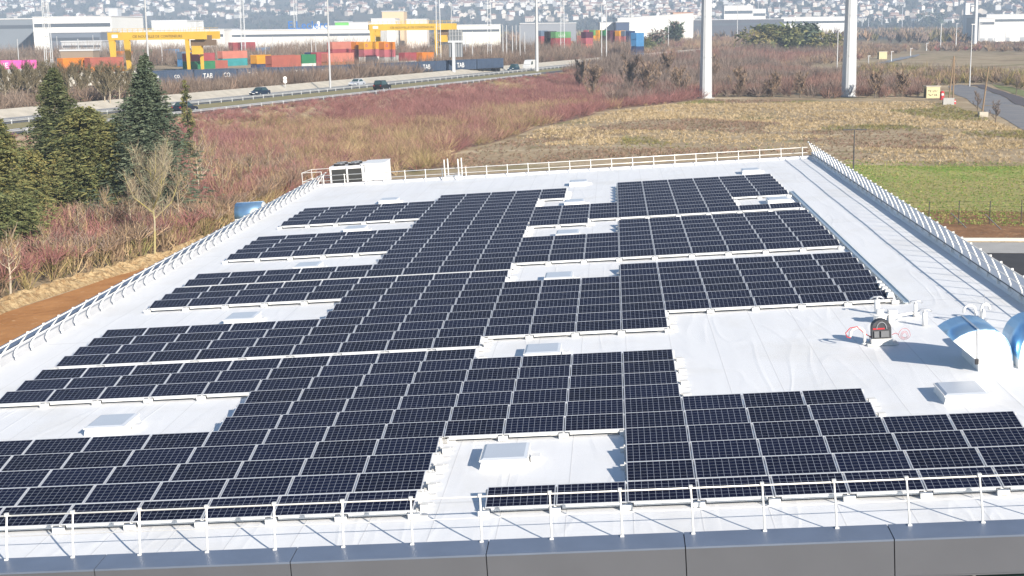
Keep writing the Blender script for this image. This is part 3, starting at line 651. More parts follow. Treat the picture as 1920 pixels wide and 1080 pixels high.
# ------------------------------------------------------------------ highway
def hw_pt(l, s, dz=0.0):
    q = H0+HD*l+HN*s; return (q.x, q.y, gz1(q.x, q.y)+dz)
def hw_strip(name, s0, s1, m, dz, l0=-110, l1=560, step=12, z0=0.0, z1=0.0):
    vs, fs = [], []; n = int((l1-l0)/step)
    for i in range(n+1):
        l = l0+i*step; a, c_ = Vector(hw_pt(l, s0, dz+z0)), Vector(hw_pt(l, s1, dz+z1)); vs += [a, c_]
    for i in range(n): fs.append((2*i, 2*i+1, 2*i+3, 2*i+2))
    mb = MB(); mb.add(vs, fs); o = mb.build(name, m); return tag(o, kind='structure')
M_MOTOR = mat('motorway_asphalt', (0.085, 0.085, 0.09), 0.85, var=0.2, vscale=0.3)
hw_strip('motorway', -10.0, -0.9, M_MOTOR, 0.03)
hw_strip('motorway', 7.2, 14.6, M_MOTOR, 0.03)
hw_strip('hard_shoulder', -11.6, -10.02, M_CONC2, 0.03)
hw_strip('paved_bank', -14.6, -11.62, M_CONC, 0.03, z0=1.2, z1=0.0)
hw_strip('verge', -0.88, 7.18, M_GRASSY, 0.04)
hw_strip('lane_marking', -9.7, -9.5, M_PAINT, 0.05); hw_strip('lane_marking', -1.6, -1.4, M_PAINT, 0.05)
hw_strip('lane_marking', 7.8, 8.0, M_PAINT, 0.05); hw_strip('lane_marking', 14.0, 14.2, M_PAINT, 0.05)
def hbarrier(lb, s, l0, l1):
    mb = MB(); n = int((l1-l0)/4)
    t = thing('crash_barrier', lb, 'crash barrier', T(*hw_pt(l0, s)))
    o0 = Vector(hw_pt(l0, s)); pts = [Vector(hw_pt(l0+4*i, s))-o0 for i in range(n+1)]
    for h0, h1 in ((0.42, 0.60), (0.64, 0.80)):
        vs, fs = [], []
        for q in pts: vs += [q+Vector((0, 0, h0)), q+Vector((HN.x*0.06, HN.y*0.06, (h0+h1)/2)), q+Vector((0, 0, h1))]
        for i in range(n): fs += [(3*i, 3*i+3, 3*i+4, 3*i+1), (3*i+1, 3*i+4, 3*i+5, 3*i+2)]
        mb.add(vs, fs)
    mb.build('barrier_rail', M_STEEL, t)
    mb = MB()
    for q in pts: mb.box(q.x-0.07, q.x+0.07, q.y-0.07, q.y+0.07, q.z, q.z+0.75)
    o = mb.build('posts', M_STEEL, t); o['kind'] = 'stuff'
hbarrier('grey double-beam crash barrier between the motorway carriageway and the grassy verge', -0.1, -100, 500)
hbarrier('grey crash barrier along the outer edge of the near carriageway', 15.2, -100, 200)
# ------------------------------------------------------------------ roads on the right
sheet('side_road', [(1778, 162), (1800, 160), (1832, 163), (1868, 176), (1905, 196), (1960, 222), (1990, 262), (1935, 252), (1890, 226), (1850, 211), (1812, 186), (1795, 180)], M_ASPH, 0.05)
sheet('pavement', [(1812, 161), (1845, 160), (1885, 172), (1930, 190), (1985, 216), (1960, 221), (1905, 195), (1868, 175), (1832, 162)], mat('pavement_tarmac', (0.105, 0.09, 0.095), 0.9, var=0.1), 0.07)
sheet('verge', [(1860, 160), (1900, 163), (1990, 190), (1990, 208), (1930, 187), (1888, 170)], mat('verge_green', (0.21, 0.235, 0.075), 0.95, var=0.3, vscale=0.5), 0.05)
sheet('road', [(1530, 150), (1545, 139), (1620, 124), (1700, 106), (1722, 102), (1726, 103.5), (1712, 108), (1640, 124), (1570, 143), (1552, 152)], mat('far_road', (0.23, 0.235, 0.25), 0.85), 0.25)
# ================================================================== VEGETATION
def col_mat(name, rough=0.9):
    b = NB(name, rough, 0.15); a = b.n.new('ShaderNodeAttribute'); a.attribute_name = 'Col'; b.L.new(a.outputs['Color'], b.b.inputs['Base Color'])
    return b.m
M_TWIG = col_mat('twigs'); M_LEAF = col_mat('needles', 0.8)
def pal(n, cols, jit=0.25, w=None):
    cols = np.array(cols); i = rng.choice(len(cols), n, p=w); c = cols[i]*(1+rng.uniform(-jit, jit, (n, 1))); return np.clip(c, 0.005, 1)
def blades(base, tip, width, col, bend=0.0):
    """thin two-segment quads from base to tip (N,3)"""
    n = len(base); d = tip-base; L = np.linalg.norm(d, axis=1, keepdims=True)+1e-6; d = d/L
    r = rng.normal(size=(n, 3)); sd = np.cross(d, r); sd /= np.linalg.norm(sd, axis=1, keepdims=True)+1e-6
    w = np.broadcast_to(np.asarray(width, float).reshape(-1, 1), (n, 1))
    mid = (base+tip)/2+rng.normal(size=(n, 3))*L*bend
    V = np.stack([base-sd*w, base+sd*w, mid-sd*w*0.8, mid+sd*w*0.8, tip-sd*w*0.25, tip+sd*w*0.25], 1).reshape(-1, 3)
    k = np.arange(n)[:, None]*6; Q = np.concatenate([k+np.array([[0, 1, 3, 2]]), k+np.array([[2, 3, 5, 4]])], 0)
    return V, Q, np.repeat(col, 6, 0)
def join(parts):
    Vs, Qs, Cs, k = [], [], [], 0
    for V, Q, c in parts: Vs.append(V); Qs.append(Q+k); Cs.append(c); k += len(V)
    return np.concatenate(Vs), np.concatenate(Qs), np.concatenate(Cs)
def inpoly(x, y, P):
    r = np.zeros(len(x), bool); n = len(P)
    for i in range(n):
        x0, y0 = P[i]; x1, y1 = P[(i+1) % n]
        c = ((y0 > y) != (y1 > y)); t = (x1-x0)*(y-y0)/((y1-y0) if y1 != y0 else 1e-9)+x0; r ^= c & (x < t)
    return r
def scatter(pix, n):                             # points strewn over the ground inside a region given by its outline in the view
    P = [tuple(hit(*p_).xy) for p_ in pix]; xs = [p_[0] for p_ in P]; ys = [p_[1] for p_ in P]; out = []
    while sum(len(o_) for o_ in out) < n:
        x = rng.uniform(min(xs), max(xs), n*3); y = rng.uniform(min(ys), max(ys), n*3); m = inpoly(x, y, P); out.append(np.stack([x[m], y[m]], 1))
        if len(out) > 40: break
    return np.concatenate(out)[:n]
ARX = [(XL-1.3, YN-1.5), (XR+1.2, YN-1.5), (XR+1.2, YF+6), (XL-1.3, YF+6)]
AR = [tuple((RF @ Vector((a, c_, 0))).xy) for a, c_ in ARX]
def keep_off(xy, road=True):
    m = ~inpoly(xy[:, 0], xy[:, 1], AR)
    s = (xy[:, 0]-H0.x)*HN.x+(xy[:, 1]-H0.y)*HN.y
    if road: m &= (s > 16.4) | (s < -17.5)
    return xy[m]
def clumps(xy, scale, seed):
    return vnoise(xy[:, 0], xy[:, 1], scale, seed)
def shrubs(xy, hgt, k, width, cols, spread=0.55, weights=None, hv=0.35, name='shrubs', label='', jit=0.25, zoff=0.0):
    n = len(xy); z = gz(xy[:, 0], xy[:, 1])+zoff; c0 = np.stack([xy[:, 0], xy[:, 1], z], 1)
    H = np.asarray(hgt)*(1+rng.uniform(-hv, hv, n)); c = pal(n, cols, jit, weights) if not isinstance(cols, np.ndarray) else cols
    B = np.repeat(c0, k, 0); HH_ = np.repeat(H, k); ph = rng.uniform(0, 2*np.pi, n*k); rr = np.sqrt(rng.uniform(0, 1, n*k))*spread*HH_
    B2 = B.copy(); f = rng.uniform(0, 0.55, n*k); up = rng.uniform(0.55, 1.0, n*k)*np.sqrt(np.clip(1-(rr/(spread*HH_+1e-6))**2*0.55, 0.1, 1))
    Tp = B.copy(); Tp[:, 0] += np.cos(ph)*rr; Tp[:, 1] += np.sin(ph)*rr; Tp[:, 2] += HH_*up
    B2[:, 0] += np.cos(ph)*rr*f*0.9; B2[:, 1] += np.sin(ph)*rr*f*0.9; B2[:, 2] += HH_*up*f
    cc = np.repeat(c, k, 0)*(1+rng.uniform(-0.22, 0.22, (n*k, 1)))
    return blades(B2, Tp, np.repeat(np.broadcast_to(width, n), k), cc, 0.09)
RED = [(0.275, 0.122, 0.115), (0.26, 0.13, 0.11), (0.31, 0.158, 0.145), (0.235, 0.122, 0.115)]
BRN = [(0.30, 0.205, 0.135), (0.36, 0.26, 0.17), (0.25, 0.17, 0.115)]
TAN = [(0.42, 0.315, 0.175), (0.38, 0.285, 0.15), (0.30, 0.22, 0.12)]
OLV = [(0.23, 0.195, 0.08), (0.28, 0.225, 0.095), (0.19, 0.18, 0.07)]
GRY = [(0.20, 0.155, 0.13), (0.25, 0.195, 0.165), (0.165, 0.125, 0.10)]
# --- the red and tan bank between the building and the motorway
bank = [(330, 470), (600, 350), (860, 312), (835, 296), (1000, 242), (1150, 206), (1300, 188), (1345, 182), (1340, 166), (1100, 152), (1000, 134), (900, 140), (700, 160), (520, 190), (330, 225)]
xy = keep_off(scatter(bank, 12000))
mk = clumps(xy, 16, 1)+0.35*(clumps(xy, 6, 2)-0.5); s = (xy[:, 0]-H0.x)*HN.x+(xy[:, 1]-H0.y)*HN.y
redness = 0.28+0.72*smooth((mk-0.22)/0.3)
cols = np.where((rng.uniform(size=len(xy)) < redness)[:, None], pal(len(xy), RED), pal(len(xy), BRN+TAN+OLV[:1]))
nearroad = (0.35+0.80*smooth((s-16)/18))*1.12
g1 = shrubs(xy, (1.25+1.0*mk+0.5*clumps(xy, 5, 7))*nearroad, 42, 0.0155, cols, 0.95, hv=0.28)
xy2 = keep_off(scatter(bank, 5200)); mk2 = clumps(xy2, 11, 9)
xy2 = xy2[mk2 > 0.55]
s2 = (xy2[:, 0]-H0.x)*HN.x+(xy2[:, 1]-H0.y)*HN.y
g2 = shrubs(xy2, 0.75*(0.35+0.65*smooth((s2-16)/20)), 20, 0.020, TAN+OLV, 0.8)
V, Q, c = join([g1, g2]); o = big('bank_scrub', V, Q, M_TWIG, c); tag(o, 'red and tan leafless scrub on the bank below the motorway', 'scrub', kind='stuff')
# --- thicket at the left edge of the dirt strip: tall bare stems, reddish tops
th = [(-90, 610), (0, 570), (150, 523), (320, 476), (420, 436), (520, 384), (600, 344), (560, 322), (400, 330), (300, 360), (100, 400), (-100, 440)]
xy = keep_off(scatter(th, 1500)); mk = clumps(xy, 7, 4)
g1 = shrubs(xy, 2.3+0.9*mk, 14, 0.022, BRN+TAN+OLV, 0.45)
n_ = len(xy); top = xy+rng.normal(size=xy.shape)*0.5
rd = np.where((mk > 0.42)[:, None], pal(n_, RED), pal(n_, BRN+GRY))
g2 = shrubs(top, 1.5, 20, 0.020, rd, 0.95, zoff=1.35)
V, Q, c = join([g1, g2]); o = big('thicket', V, Q, M_TWIG, c); tag(o, 'tall bare stems with reddish tops growing beside the dirt strip', 'thicket', kind='stuff')
xy = keep_off(scatter([(-120, 560), (150, 480), (380, 420), (560, 340), (420, 235), (330, 250), (100, 280), (-120, 300)], 1900)); mk = clumps(xy, 9, 6)
s3 = (xy[:, 0]-H0.x)*HN.x+(xy[:, 1]-H0.y)*HN.y
g1 = shrubs(xy, (1.6+0.9*mk)*(0.2+0.8*smooth((s3-16)/25)), 20, 0.026, np.where((mk > 0.55)[:, None], pal(len(xy), RED), pal(len(xy), BRN+OLV+GRY)), 0.75)
V, Q, c = g1; o = big('undergrowth', V, Q, M_TWIG, c); tag(o, 'brown leafless undergrowth between the evergreens on the left', 'undergrowth', kind='stuff')
# --- hedge of bare bushes between the motorway and the train
L1 = rng.uniform(-110, 380, 2000); S1 = -rng.uniform(17.8, 34, 2000); q = np.stack([H0.x+HD.x*L1+HN.x*S1, H0.y+HD.y*L1+HN.y*S1], 1)
V, Q, c = shrubs(q, 2.7+1.5*clumps(q, 14, 3)+1.9*smooth((L1-70)/110), 30, 0.040, [(0.20, 0.155, 0.125), (0.245, 0.185, 0.145), (0.16, 0.12, 0.095), (0.22, 0.15, 0.11)], 0.6); o = big('hedgerow', V, Q, M_TWIG, c); tag(o, 'grey-brown bare bushes between the motorway and the freight train', 'bushes', kind='stuff')
# --- scrub wood behind the field, either side of the steel poles
sc1 = [(1150, 203), (1310, 183), (1720, 184), (1745, 165), (1500, 134), (1400, 128), (1180, 118), (1010, 124), (1020, 140)]
xy = keep_off(scatter(sc1, 4200)); mk = clumps(xy, 20, 8)
g1 = shrubs(xy, 2.0+3.0*mk, 46, 0.034, np.where((mk > 0.5)[:, None], pal(len(xy), GRY), pal(len(xy), [(0.25, 0.145, 0.12), (0.22, 0.14, 0.115), (0.28, 0.18, 0.14), (0.19, 0.12, 0.10)])), 0.62)
sc2 = [(1020, 125), (1180, 118), (1400, 126), (1500, 131), (1620, 112), (1700, 98), (1740, 92), (1560, 84), (1400, 82), (1150, 84), (1000, 92)]
xy = keep_off(scatter(sc2, 3600)); mk = clumps(xy, 30, 8)
g2 = shrubs(xy, 2.4+2.6*mk, 34, 0.065, np.where((mk > 0.66)[:, None], pal(len(xy), RED[3:]+BRN), pal(len(xy), BRN+GRY)), 0.7)
xy = scatter([(1560, 152), (1740, 165), (1800, 158), (1870, 158), (1990, 178), (1990, 150), (1800, 140), (1740, 138), (1640, 128)], 900)
g3 = shrubs(xy, 2.2+1.6*clumps(xy, 14, 8), 28, 0.06, GRY+OLV+BRN, 0.62)
xy = scatter([(1740, 96), (1990, 98), (1990, 84), (1740, 84)], 700); g4 = shrubs(xy, 3.2, 24, 0.14, BRN+RED[:1]+GRY, 0.7)
l5 = rng.uniform(215, 640, 2600); s5 = rng.uniform(17, 52, 2600); xy = np.stack([H0.x+HD.x*l5+HN.x*s5, H0.y+HD.y*l5+HN.y*s5], 1); mk = clumps(xy, 24, 12)
g5 = shrubs(xy, (3.0+4.0*mk)*(0.35+0.65*smooth((l5-215)/60)), 40, 0.042, np.where((mk > 0.5)[:, None], pal(len(xy), GRY), pal(len(xy), [(0.25, 0.135, 0.115), (0.22, 0.13, 0.11), (0.28, 0.16, 0.13)])), 0.6)
V, Q, c = join([g1, g2, g3, g4, g5]); o = big('scrub_wood', V, Q, M_TWIG, c); tag(o, 'brown leafless scrub wood beyond the dry field', 'scrub wood', kind='stuff')
# --- tussocks of dry grass on the field
fl = [(850, 300), (1000, 246), (1150, 210), (1320, 188), (1720, 190), (1780, 196), (1860, 226), (1990, 275), (1990, 308), (1640, 306), (1500, 290), (1100, 300), (850, 318)]
xy = keep_off(scatter(fl, 16000)); mk = clumps(xy, 13, 21); kp = (mk > 0.25) | (rng.uniform(size=len(xy)) < 0.5); xy = xy[kp]; mk = mk[kp]
V, Q, c = shrubs(xy, 0.26+0.32*mk, 9, 0.026, np.where((clumps(xy, 26, 41)+0.3*(clumps(xy, 7, 42)-0.5) > 0.58)[:, None], pal(len(xy), [(0.24, 0.165, 0.12), (0.30, 0.20, 0.15), (0.20, 0.15, 0.09)]), np.where((clumps(xy, 19, 43) > 0.72)[:, None], pal(len(xy), OLV+[(0.20, 0.22, 0.08)]), pal(len(xy), TAN[:2]+[(0.54, 0.43, 0.28), (0.48, 0.38, 0.24)]))), 0.8)
o = big('dry_grass', V, Q, M_TWIG, c); tag(o, 'dry tan grass tussocks on the field behind the building', 'grass', kind='stuff')
xy = np.concatenate([scatter([(1560, 308), (1990, 314), (1990, 404), (1760, 402), (1640, 390)], 5000), scatter([(1700, 398), (1990, 400), (1990, 428), (1740, 420)], 900), scatter([(1560, 300), (1990, 306), (1990, 318), (1560, 312)], 700)])
V, Q, c = shrubs(xy, 0.16, 5, 0.03, [(0.16, 0.27, 0.055), (0.25, 0.27, 0.08), (0.33, 0.30, 0.12)], 0.9); o = big('lawn_grass', V, Q, M_TWIG, c); tag(o, 'short green grass right of the roof', 'grass', kind='stuff')
# ------------------------------------------------------------------ conifers
def conifer(lb, base, H, Rw, cols, name='conifer_tree', nb=90, droop=0.25, clear=0.04, power=1.0, k=26, wd=0.046, grp='evergreen trees on the left', irr=0.25):
    t = thing(name, lb, 'tree', T(*base), grp)
    mb = MB(); ln = rng.uniform(-0.15, 0.15, 2)
    mb.tube([(0, 0, -0.3), (ln[0]*0.5, ln[1]*0.5, H*0.5), (ln[0], ln[1], H*0.98)], [0.018*H, 0.011*H, 0.01], 8)
    mb.build('trunk', mat('bark', (0.13, 0.095, 0.065), 0.9, var=0.3, vscale=4), t)
    nb = int(nb*1.35); h = clear*H+(1-clear)*H*np.sort(rng.uniform(0, 1, nb))**0.9; f = (h-clear*H)/(H*(1-clear))
    az_ = rng.uniform(0, 2*np.pi, nb); sd_ = rng.uniform(0, 50)
    lob = 0.40+0.95*vnoise(az_*1.3+sd_, h*0.75+sd_, 1.0, 3)+0.30*(vnoise(az_*3+sd_, h*1.7, 1.0, 5)-0.5)
    Lb = Rw*(1-f)**power*lob*(1+rng.uniform(-irr, irr, nb)*0.7)+0.25
    n = nb*k; u = np.tile(np.linspace(0.12, 1.0, k), nb); L_r, h_r, a_r = np.repeat(Lb, k), np.repeat(h, k), np.repeat(az_, k)
    r_ = u*L_r; zz = h_r+r_*(0.22-droop*1.9*u)
    ctr = np.stack([np.cos(a_r)*r_, np.sin(a_r)*r_, zz], 1)+rng.normal(size=(n, 3))*np.array([0.10, 0.10, 0.16])*(0.4+0.6*L_r[:, None])
    parts = []
    for q in range(3):
        side = rng.uniform(-1, 1, n); ln2 = (0.20+0.55*(1-u))*np.sqrt(L_r)*0.62*(0.6+0.8*rng.uniform(size=n))
        tp = ctr+np.stack([np.cos(a_r+side*1.4)*ln2, np.sin(a_r+side*1.4)*ln2, rng.uniform(-0.30, 0.16, n)*ln2], 1)
        cc = np.repeat(pal(nb, cols, 0.22), k, 0)*(1+rng.uniform(-0.25, 0.25, (n, 1)))
        parts.append(blades(ctr+rng.normal(size=ctr.shape)*0.05, tp, wd*(0.7+0.6*rng.uniform(size=n)), cc, 0.05))
    V, Q, c = join(parts); o = big('crown', V, Q, M_LEAF, c); o.parent = t
    return t
DG = [(0.067, 0.086, 0.042), (0.098, 0.112, 0.053), (0.126, 0.133, 0.065)]
BG = [(0.094, 0.122, 0.081), (0.126, 0.15, 0.097), (0.073, 0.098, 0.065)]
YG = [(0.201, 0.183, 0.065), (0.152, 0.15, 0.058), (0.25, 0.212, 0.078)]
MG = [(0.122, 0.138, 0.055), (0.091, 0.11, 0.048), (0.165, 0.165, 0.068)]
def tree_px(px, pyb, pyt):
    g_ = ground(px, pyb); d = g_.y; top = atd(px, pyt, d); return g_, top.z-g_.z, d
def px_tree(lb, px, pyb, pyt, wpx, cols, **kw):
    g_, H, d = tree_px(px, pyb, pyt); return conifer(lb, tuple(g_), H, wpx*d/F/2, cols, **kw)
px_tree('tall dark spruce in front of the motorway, left of the widest fir', 118, 400, 130, 250, DG, nb=210, power=0.9, irr=0.4)
px_tree('wide dark green fir left of the bare yellow-stemmed tree', 172, 428, 205, 190, MG+OLV[2:], nb=230, power=0.45, droop=0.15, k=24, irr=0.4)
px_tree('blue-green cedar with drooping boughs directly behind the bare yellow-stemmed tree', 288, 425, 104, 310, BG, nb=270, power=1.08, droop=0.34, irr=0.4)
px_tree('light green pine cut by the left frame edge', 4, 470, 225, 190, MG+YG[:1], nb=220, power=0.5, irr=0.35, droop=0.05)
px_tree('small golden-green conifer low between two dark trees', 118, 428, 285, 88, YG, nb=120, power=0.8, droop=0.3)
px_tree('bushy low pine at the left frame edge beside the thin bare trunk', 20, 500, 372, 150, MG, nb=150, power=0.4, droop=0.05)
px_tree('slender sparse spruce top right of the cedar', 357, 330, 152, 46, YG+DG, nb=46, power=0.9, droop=0.25)
px_tree('yellowish pine behind the light green pine', 66, 440, 285, 120, YG+MG, nb=140, power=0.5, droop=0.1)
px_tree('dark conifer filling the gap between the fir and the cedar', 226, 395, 225, 150, DG+MG, nb=170, power=0.6)
# ------------------------------------------------------------------ bare trees
def bare(lb, base, H, name='bare_tree', cols=GRY, wd=0.022, n1=14, spread=0.42, grp=None, tcol=(0.30, 0.255, 0.19), yel=False, r0=None, twk=60, low=0.2, cone=0.5):
    t = thing(name, lb, 'tree', T(*base), grp)
    r0 = r0 or 0.011*H
    mb = MB(); mb.tube([(0, 0, -0.3), (0.02*H, 0, H*0.35), (0, 0.02*H, H*0.7), (0.01*H, 0, H*0.95)], [r0, r0*0.75, r0*0.42, r0*0.12], 7)
    tips, bases = [], []
    for i in range(n1):
        f = low+(0.92-low)*(i+random.random())/n1; a = random.uniform(0, 2*math.pi); L = spread*H*(1-f*cone)*random.uniform(0.6, 1.1)
        p0 = Vector((0.015*H, 0, f*H*0.9)); p1 = p0+Vector((math.cos(a)*L*0.55, math.sin(a)*L*0.55, L*0.45)); p2 = p0+Vector((math.cos(a)*L*0.8, math.sin(a)*L*0.8, L*1.05))
        mb.tube([p0, p1, p2], [r0*0.45*(1-f*0.5), r0*0.26, r0*0.10], 5); bases.append((p0, p1, p2))
    tm = mat('bark_pale_'+('y' if yel else 'g')+name, tcol, 0.9, col2=(0.42, 0.36, 0.06) if yel else None, var=0.3, vscale=0.55 if yel else 3)
    mb.build('trunk', tm, t)
    B, E = [], []
    for p0, p1, p2 in bases:
        for j in range(twk):
            u = random.random(); q = p0.lerp(p1, u*2) if u < 0.5 else p1.lerp(p2, u*2-1); L = 0.22*H*random.uniform(0.35, 1)*(1-0.3*u)
            B.append(q); E.append(q+Vector((random.gauss(0, 0.5), random.gauss(0, 0.5), 0.75+random.random()*0.4)).normalized()*L)
    V, Q, c = blades(np.array(B), np.array(E), wd, pal(len(B), cols, 0.25), 0.08)
    o = big('crown', V, Q, M_TWIG, c); o.parent = t; return t
g_, H, d = tree_px(290, 488, 285)
bare('bare tree with yellow stems standing above the dirt strip', tuple(g_), H, 'yellow_stem_tree', [(0.36, 0.31, 0.22), (0.30, 0.25, 0.19), (0.36, 0.31, 0.20)], 0.007, 17, 0.45, tcol=(0.36, 0.32, 0.25), yel=True, r0=0.09, twk=110, low=0.42, cone=0.35)  # bark colour mottled with yellow
for px, pyb, pyt, lb in [(378, 380, 235, 'thin pale birch-like trunk right of the cedar'), (372, 392, 250, 'second thin pale trunk just left of the birch-like one'), (20, 568, 425, 'slim young bare tree at the left frame edge above the dirt'),
                         (470, 365, 285, 'grey bare tree behind the small blue vent hood')]:
    g_, H, d = tree_px(px, pyb, pyt); bare(lb, tuple(g_), H, 'thin_bare_tree', TAN+GRY, 0.016, 9, 0.28, tcol=(0.50, 0.43, 0.33), r0=0.085, twk=26, low=0.4)
TT = [(245, 455, 330), (200, 470, 350), (335, 440, 310), (420, 400, 300), (450, 385, 290), (398, 370, 255), (150, 480, 380), (505, 345, 268), (85, 520, 420), (540, 330, 262)]
for i, (px, pyb, pyt) in enumerate(TT):
    g_, H, d = tree_px(px, pyb, pyt); bare(f'thin pale bare stem in the reddish thicket left of the roof, {ORD[sorted(TT).index((px, pyb, pyt))+1]} from the left', tuple(g_), H, 'thicket_tree', TAN+GRY, 0.012, 10, 0.32, 'thin bare stems in the thicket', (0.46, 0.39, 0.29), r0=0.06, twk=36, low=0.3)
WH = ['a pale wall end', 'the lattice tower', 'the dark spruce']
RT = [(10, 118), (30, 124), (52, 118), (68, 128), (84, 116), (100, 124), (126, 122), (148, 118), (164, 126), (184, 122), (206, 120), (224, 124), (242, 130), (40, 132), (112, 132), (196, 130)]
for i, (px, pyt) in enumerate(RT):
    l = -28+i*4.2 if i < 13 else -20+(i-13)*22
    dist = 262+i % 5*6; b0 = atd(px, 195, dist); z = gz1(b0.x, b0.y); top = atd(px, pyt, dist)
    bare(f'{ORD[sorted(RT).index((px, pyt))+1]} bare roadside tree from the left frame edge, in front of the graffiti wagons', (b0.x, b0.y, z), max(5.5, top.z-z), 'roadside_tree', [(0.15, 0.125, 0.075), (0.19, 0.155, 0.10), (0.11, 0.095, 0.055)], 0.035, 18, 0.40, 'bare roadside trees at the left', (0.42, 0.36, 0.27), r0=0.13, twk=80, low=0.3)
for px, pyb, pyt, lb in [(1866, 232, 190, 'small bare street tree in front of the side road, nearest the frame edge'), (1832, 212, 172, 'small bare street tree between the two wooden poles'), (1905, 178, 140, 'spreading bare tree on the green verge beyond the side road')]:
    g_, H, d = tree_px(px, pyb, pyt); bare(lb, tuple(g_), H, 'street_tree', GRY, 0.03, 10, 0.4, tcol=(0.16, 0.13, 0.10), r0=0.11, twk=24)
ST = [(1112, 190, 128), (1215, 186, 118), (1180, 178, 112), (1275, 184, 130), (1090, 170, 116), (1385, 182, 128), (1450, 183, 138), (1500, 184, 140), (1640, 184, 134), (1690, 182, 138), (1250, 160, 100), (1330, 160, 108)]
for i, (px, pyb, pyt) in enumerate(ST):
    g_, H, d = tree_px(px, pyb, pyt); bare(f'leafless spreading tree in the scrub wood behind the dry field, {ORD[sorted(ST).index((px, pyb, pyt))+1]} from the left', tuple(g_), H, 'scrub_tree', GRY+BRN, 0.055, 18, 0.55, 'leafless trees in the scrub wood', (0.17, 0.14, 0.11), r0=0.14, twk=60, low=0.12)
# dark evergreens in the middle distance
def crowny(lb, px, pyb, pyt, wpx, cols, grp, k=900, name='round_evergreen'):
    g_ = ground(px, pyb); d = g_.y; H = atd(px, pyt, d).z-g_.z; W = wpx*d/F/2
    t = thing(name, lb, 'tree', T(*g_), grp)
    mb = MB(); mb.tube([(0, 0, -0.3), (0, 0, H*0.7)], [0.03*H, 0.012*H], 7); mb.build('trunk', mat('bark', (0.13, 0.095, 0.065)), t)
    n = k; cl = rng.normal(size=(14, 3))*np.array([W*0.5, W*0.5, H*0.22])+np.array([0, 0, H*0.55]); i = rng.integers(0, 14, n)
    ctr = cl[i]+rng.normal(size=(n, 3))*np.array([W*0.24, W*0.24, H*0.13]); ctr[:, 2] = np.clip(ctr[:, 2], H*0.06, H)
    cc = pal(14, cols, 0.3)[i]
    tip = ctr+rng.normal(size=(n, 3))*np.array([1, 1, 0.7])*0.11*H
    V, Q, c = blades(ctr, tip, 0.035*H*(0.6+0.8*rng.uniform(size=n)), cc*(1+rng.uniform(-0.25, 0.25, (n, 1))), 0.1); o = big('crown', V, Q, M_LEAF, c); o.parent = t
EG = 'evergreens beyond the field'
crowny('broad dark evergreen left of the second steel pole, nearest the scrub wood', 1470, 106, 48, 70, MG, EG, 1500)
crowny('olive evergreen at the left end of the dark clump', 1435, 100, 52, 56, MG+OLV, EG, 1200)
crowny('bluish evergreen in the middle of the dark clump', 1508, 104, 44, 50, BG+DG, EG, 1300)
crowny('yellowish evergreen at the right end of the dark clump beside the second steel pole', 1542, 104, 64, 50, MG+YG, EG, 1100)
crowny('dark rounded evergreen right of the centre far behind the field', 1745, 52, 24, 34, BG+DG, EG, 900)
crowny('dark evergreen behind the coloured containers, left one', 1228, 92, 58, 34, BG+GRY, EG, 900)
crowny('dark evergreen behind the coloured containers, right one', 1262, 86, 44, 34, BG+GRY, EG, 900)
crowny('low green shrub at the right end of the coloured container stacks', 1205, 98, 72, 44, MG, EG, 900)
# --- scrub and bare trees in the freight yard and in front of the halls
xy = scatter([(-60, 104), (1000, 92), (1000, 80), (700, 78), (-60, 84)], 1500)
d_ = rng.uniform(540, 690, 4200); a_ = rng.uniform(R(-20.5), R(5), 4200); xy = np.stack([d_*np.sin(a_), d_*np.cos(a_)], 1); mk = clumps(xy, 40, 51)
xy = xy[mk > 0.3]; mk = mk[mk > 0.3]
V, Q, c = shrubs(xy, 2.2+10.0*mk*rng.uniform(0.3, 1, len(xy))**1.5, 40, 0.06, [(0.22, 0.175, 0.145), (0.27, 0.215, 0.17), (0.18, 0.14, 0.11), (0.24, 0.165, 0.125)], 0.5); o = big('yard_scrub', V, Q, M_TWIG, c); tag(o, 'grey-brown bare bushes between the freight yard and the halls', 'bushes', kind='stuff')
# --- far woods and town trees: masses
def far_mass(name, label, amin, amax, d0, d1, n, h, w, cols, k, seedc=31):
    a = rng.uniform(amin, amax, n); d = np.sqrt(rng.uniform(d0*d0, d1*d1, n)); xy = np.stack([d*np.sin(a), d*np.cos(a)], 1)
    m = clumps(xy, 160, seedc) > 0.30; xy = xy[m]
    V, Q, c = shrubs(xy, h, k, w, cols, 0.55); o = big(name, V, Q, M_TWIG, c); tag(o, label, 'woods', kind='stuff')
far_mass('tree_belt', 'grey-brown belt of leafless trees beyond the warehouses', R(-20), R(20), 1150, 2400, 5200, 9.0, 0.55, GRY+BRN+OLV[:1], 22)
far_mass('hillside_woods', 'dark woods between the houses on the far hillside', R(-21), R(21), 2500, 5400, 6500, 12.0, 1.5, [(0.055, 0.060, 0.038), (0.075, 0.070, 0.050), (0.10, 0.085, 0.062), (0.045, 0.055, 0.035)], 16, 33)
# ================================================================== MAN-MADE THINGS IN THE LANDSCAPE
def hor(px): return 540-F*math.tan(R(10.3))-(px-960)*math.tan(R(0.7))
M_MAST = mat('mast_grey_white', (0.62, 0.64, 0.66), 0.45, 0.2, var=0.08, vscale=0.5)
M_LAMP = mat('lamp_grey', (0.50, 0.51, 0.52), 0.5, 0.3)
M_LAMPD = mat('lamp_dark', (0.06, 0.06, 0.065), 0.5, 0.3)
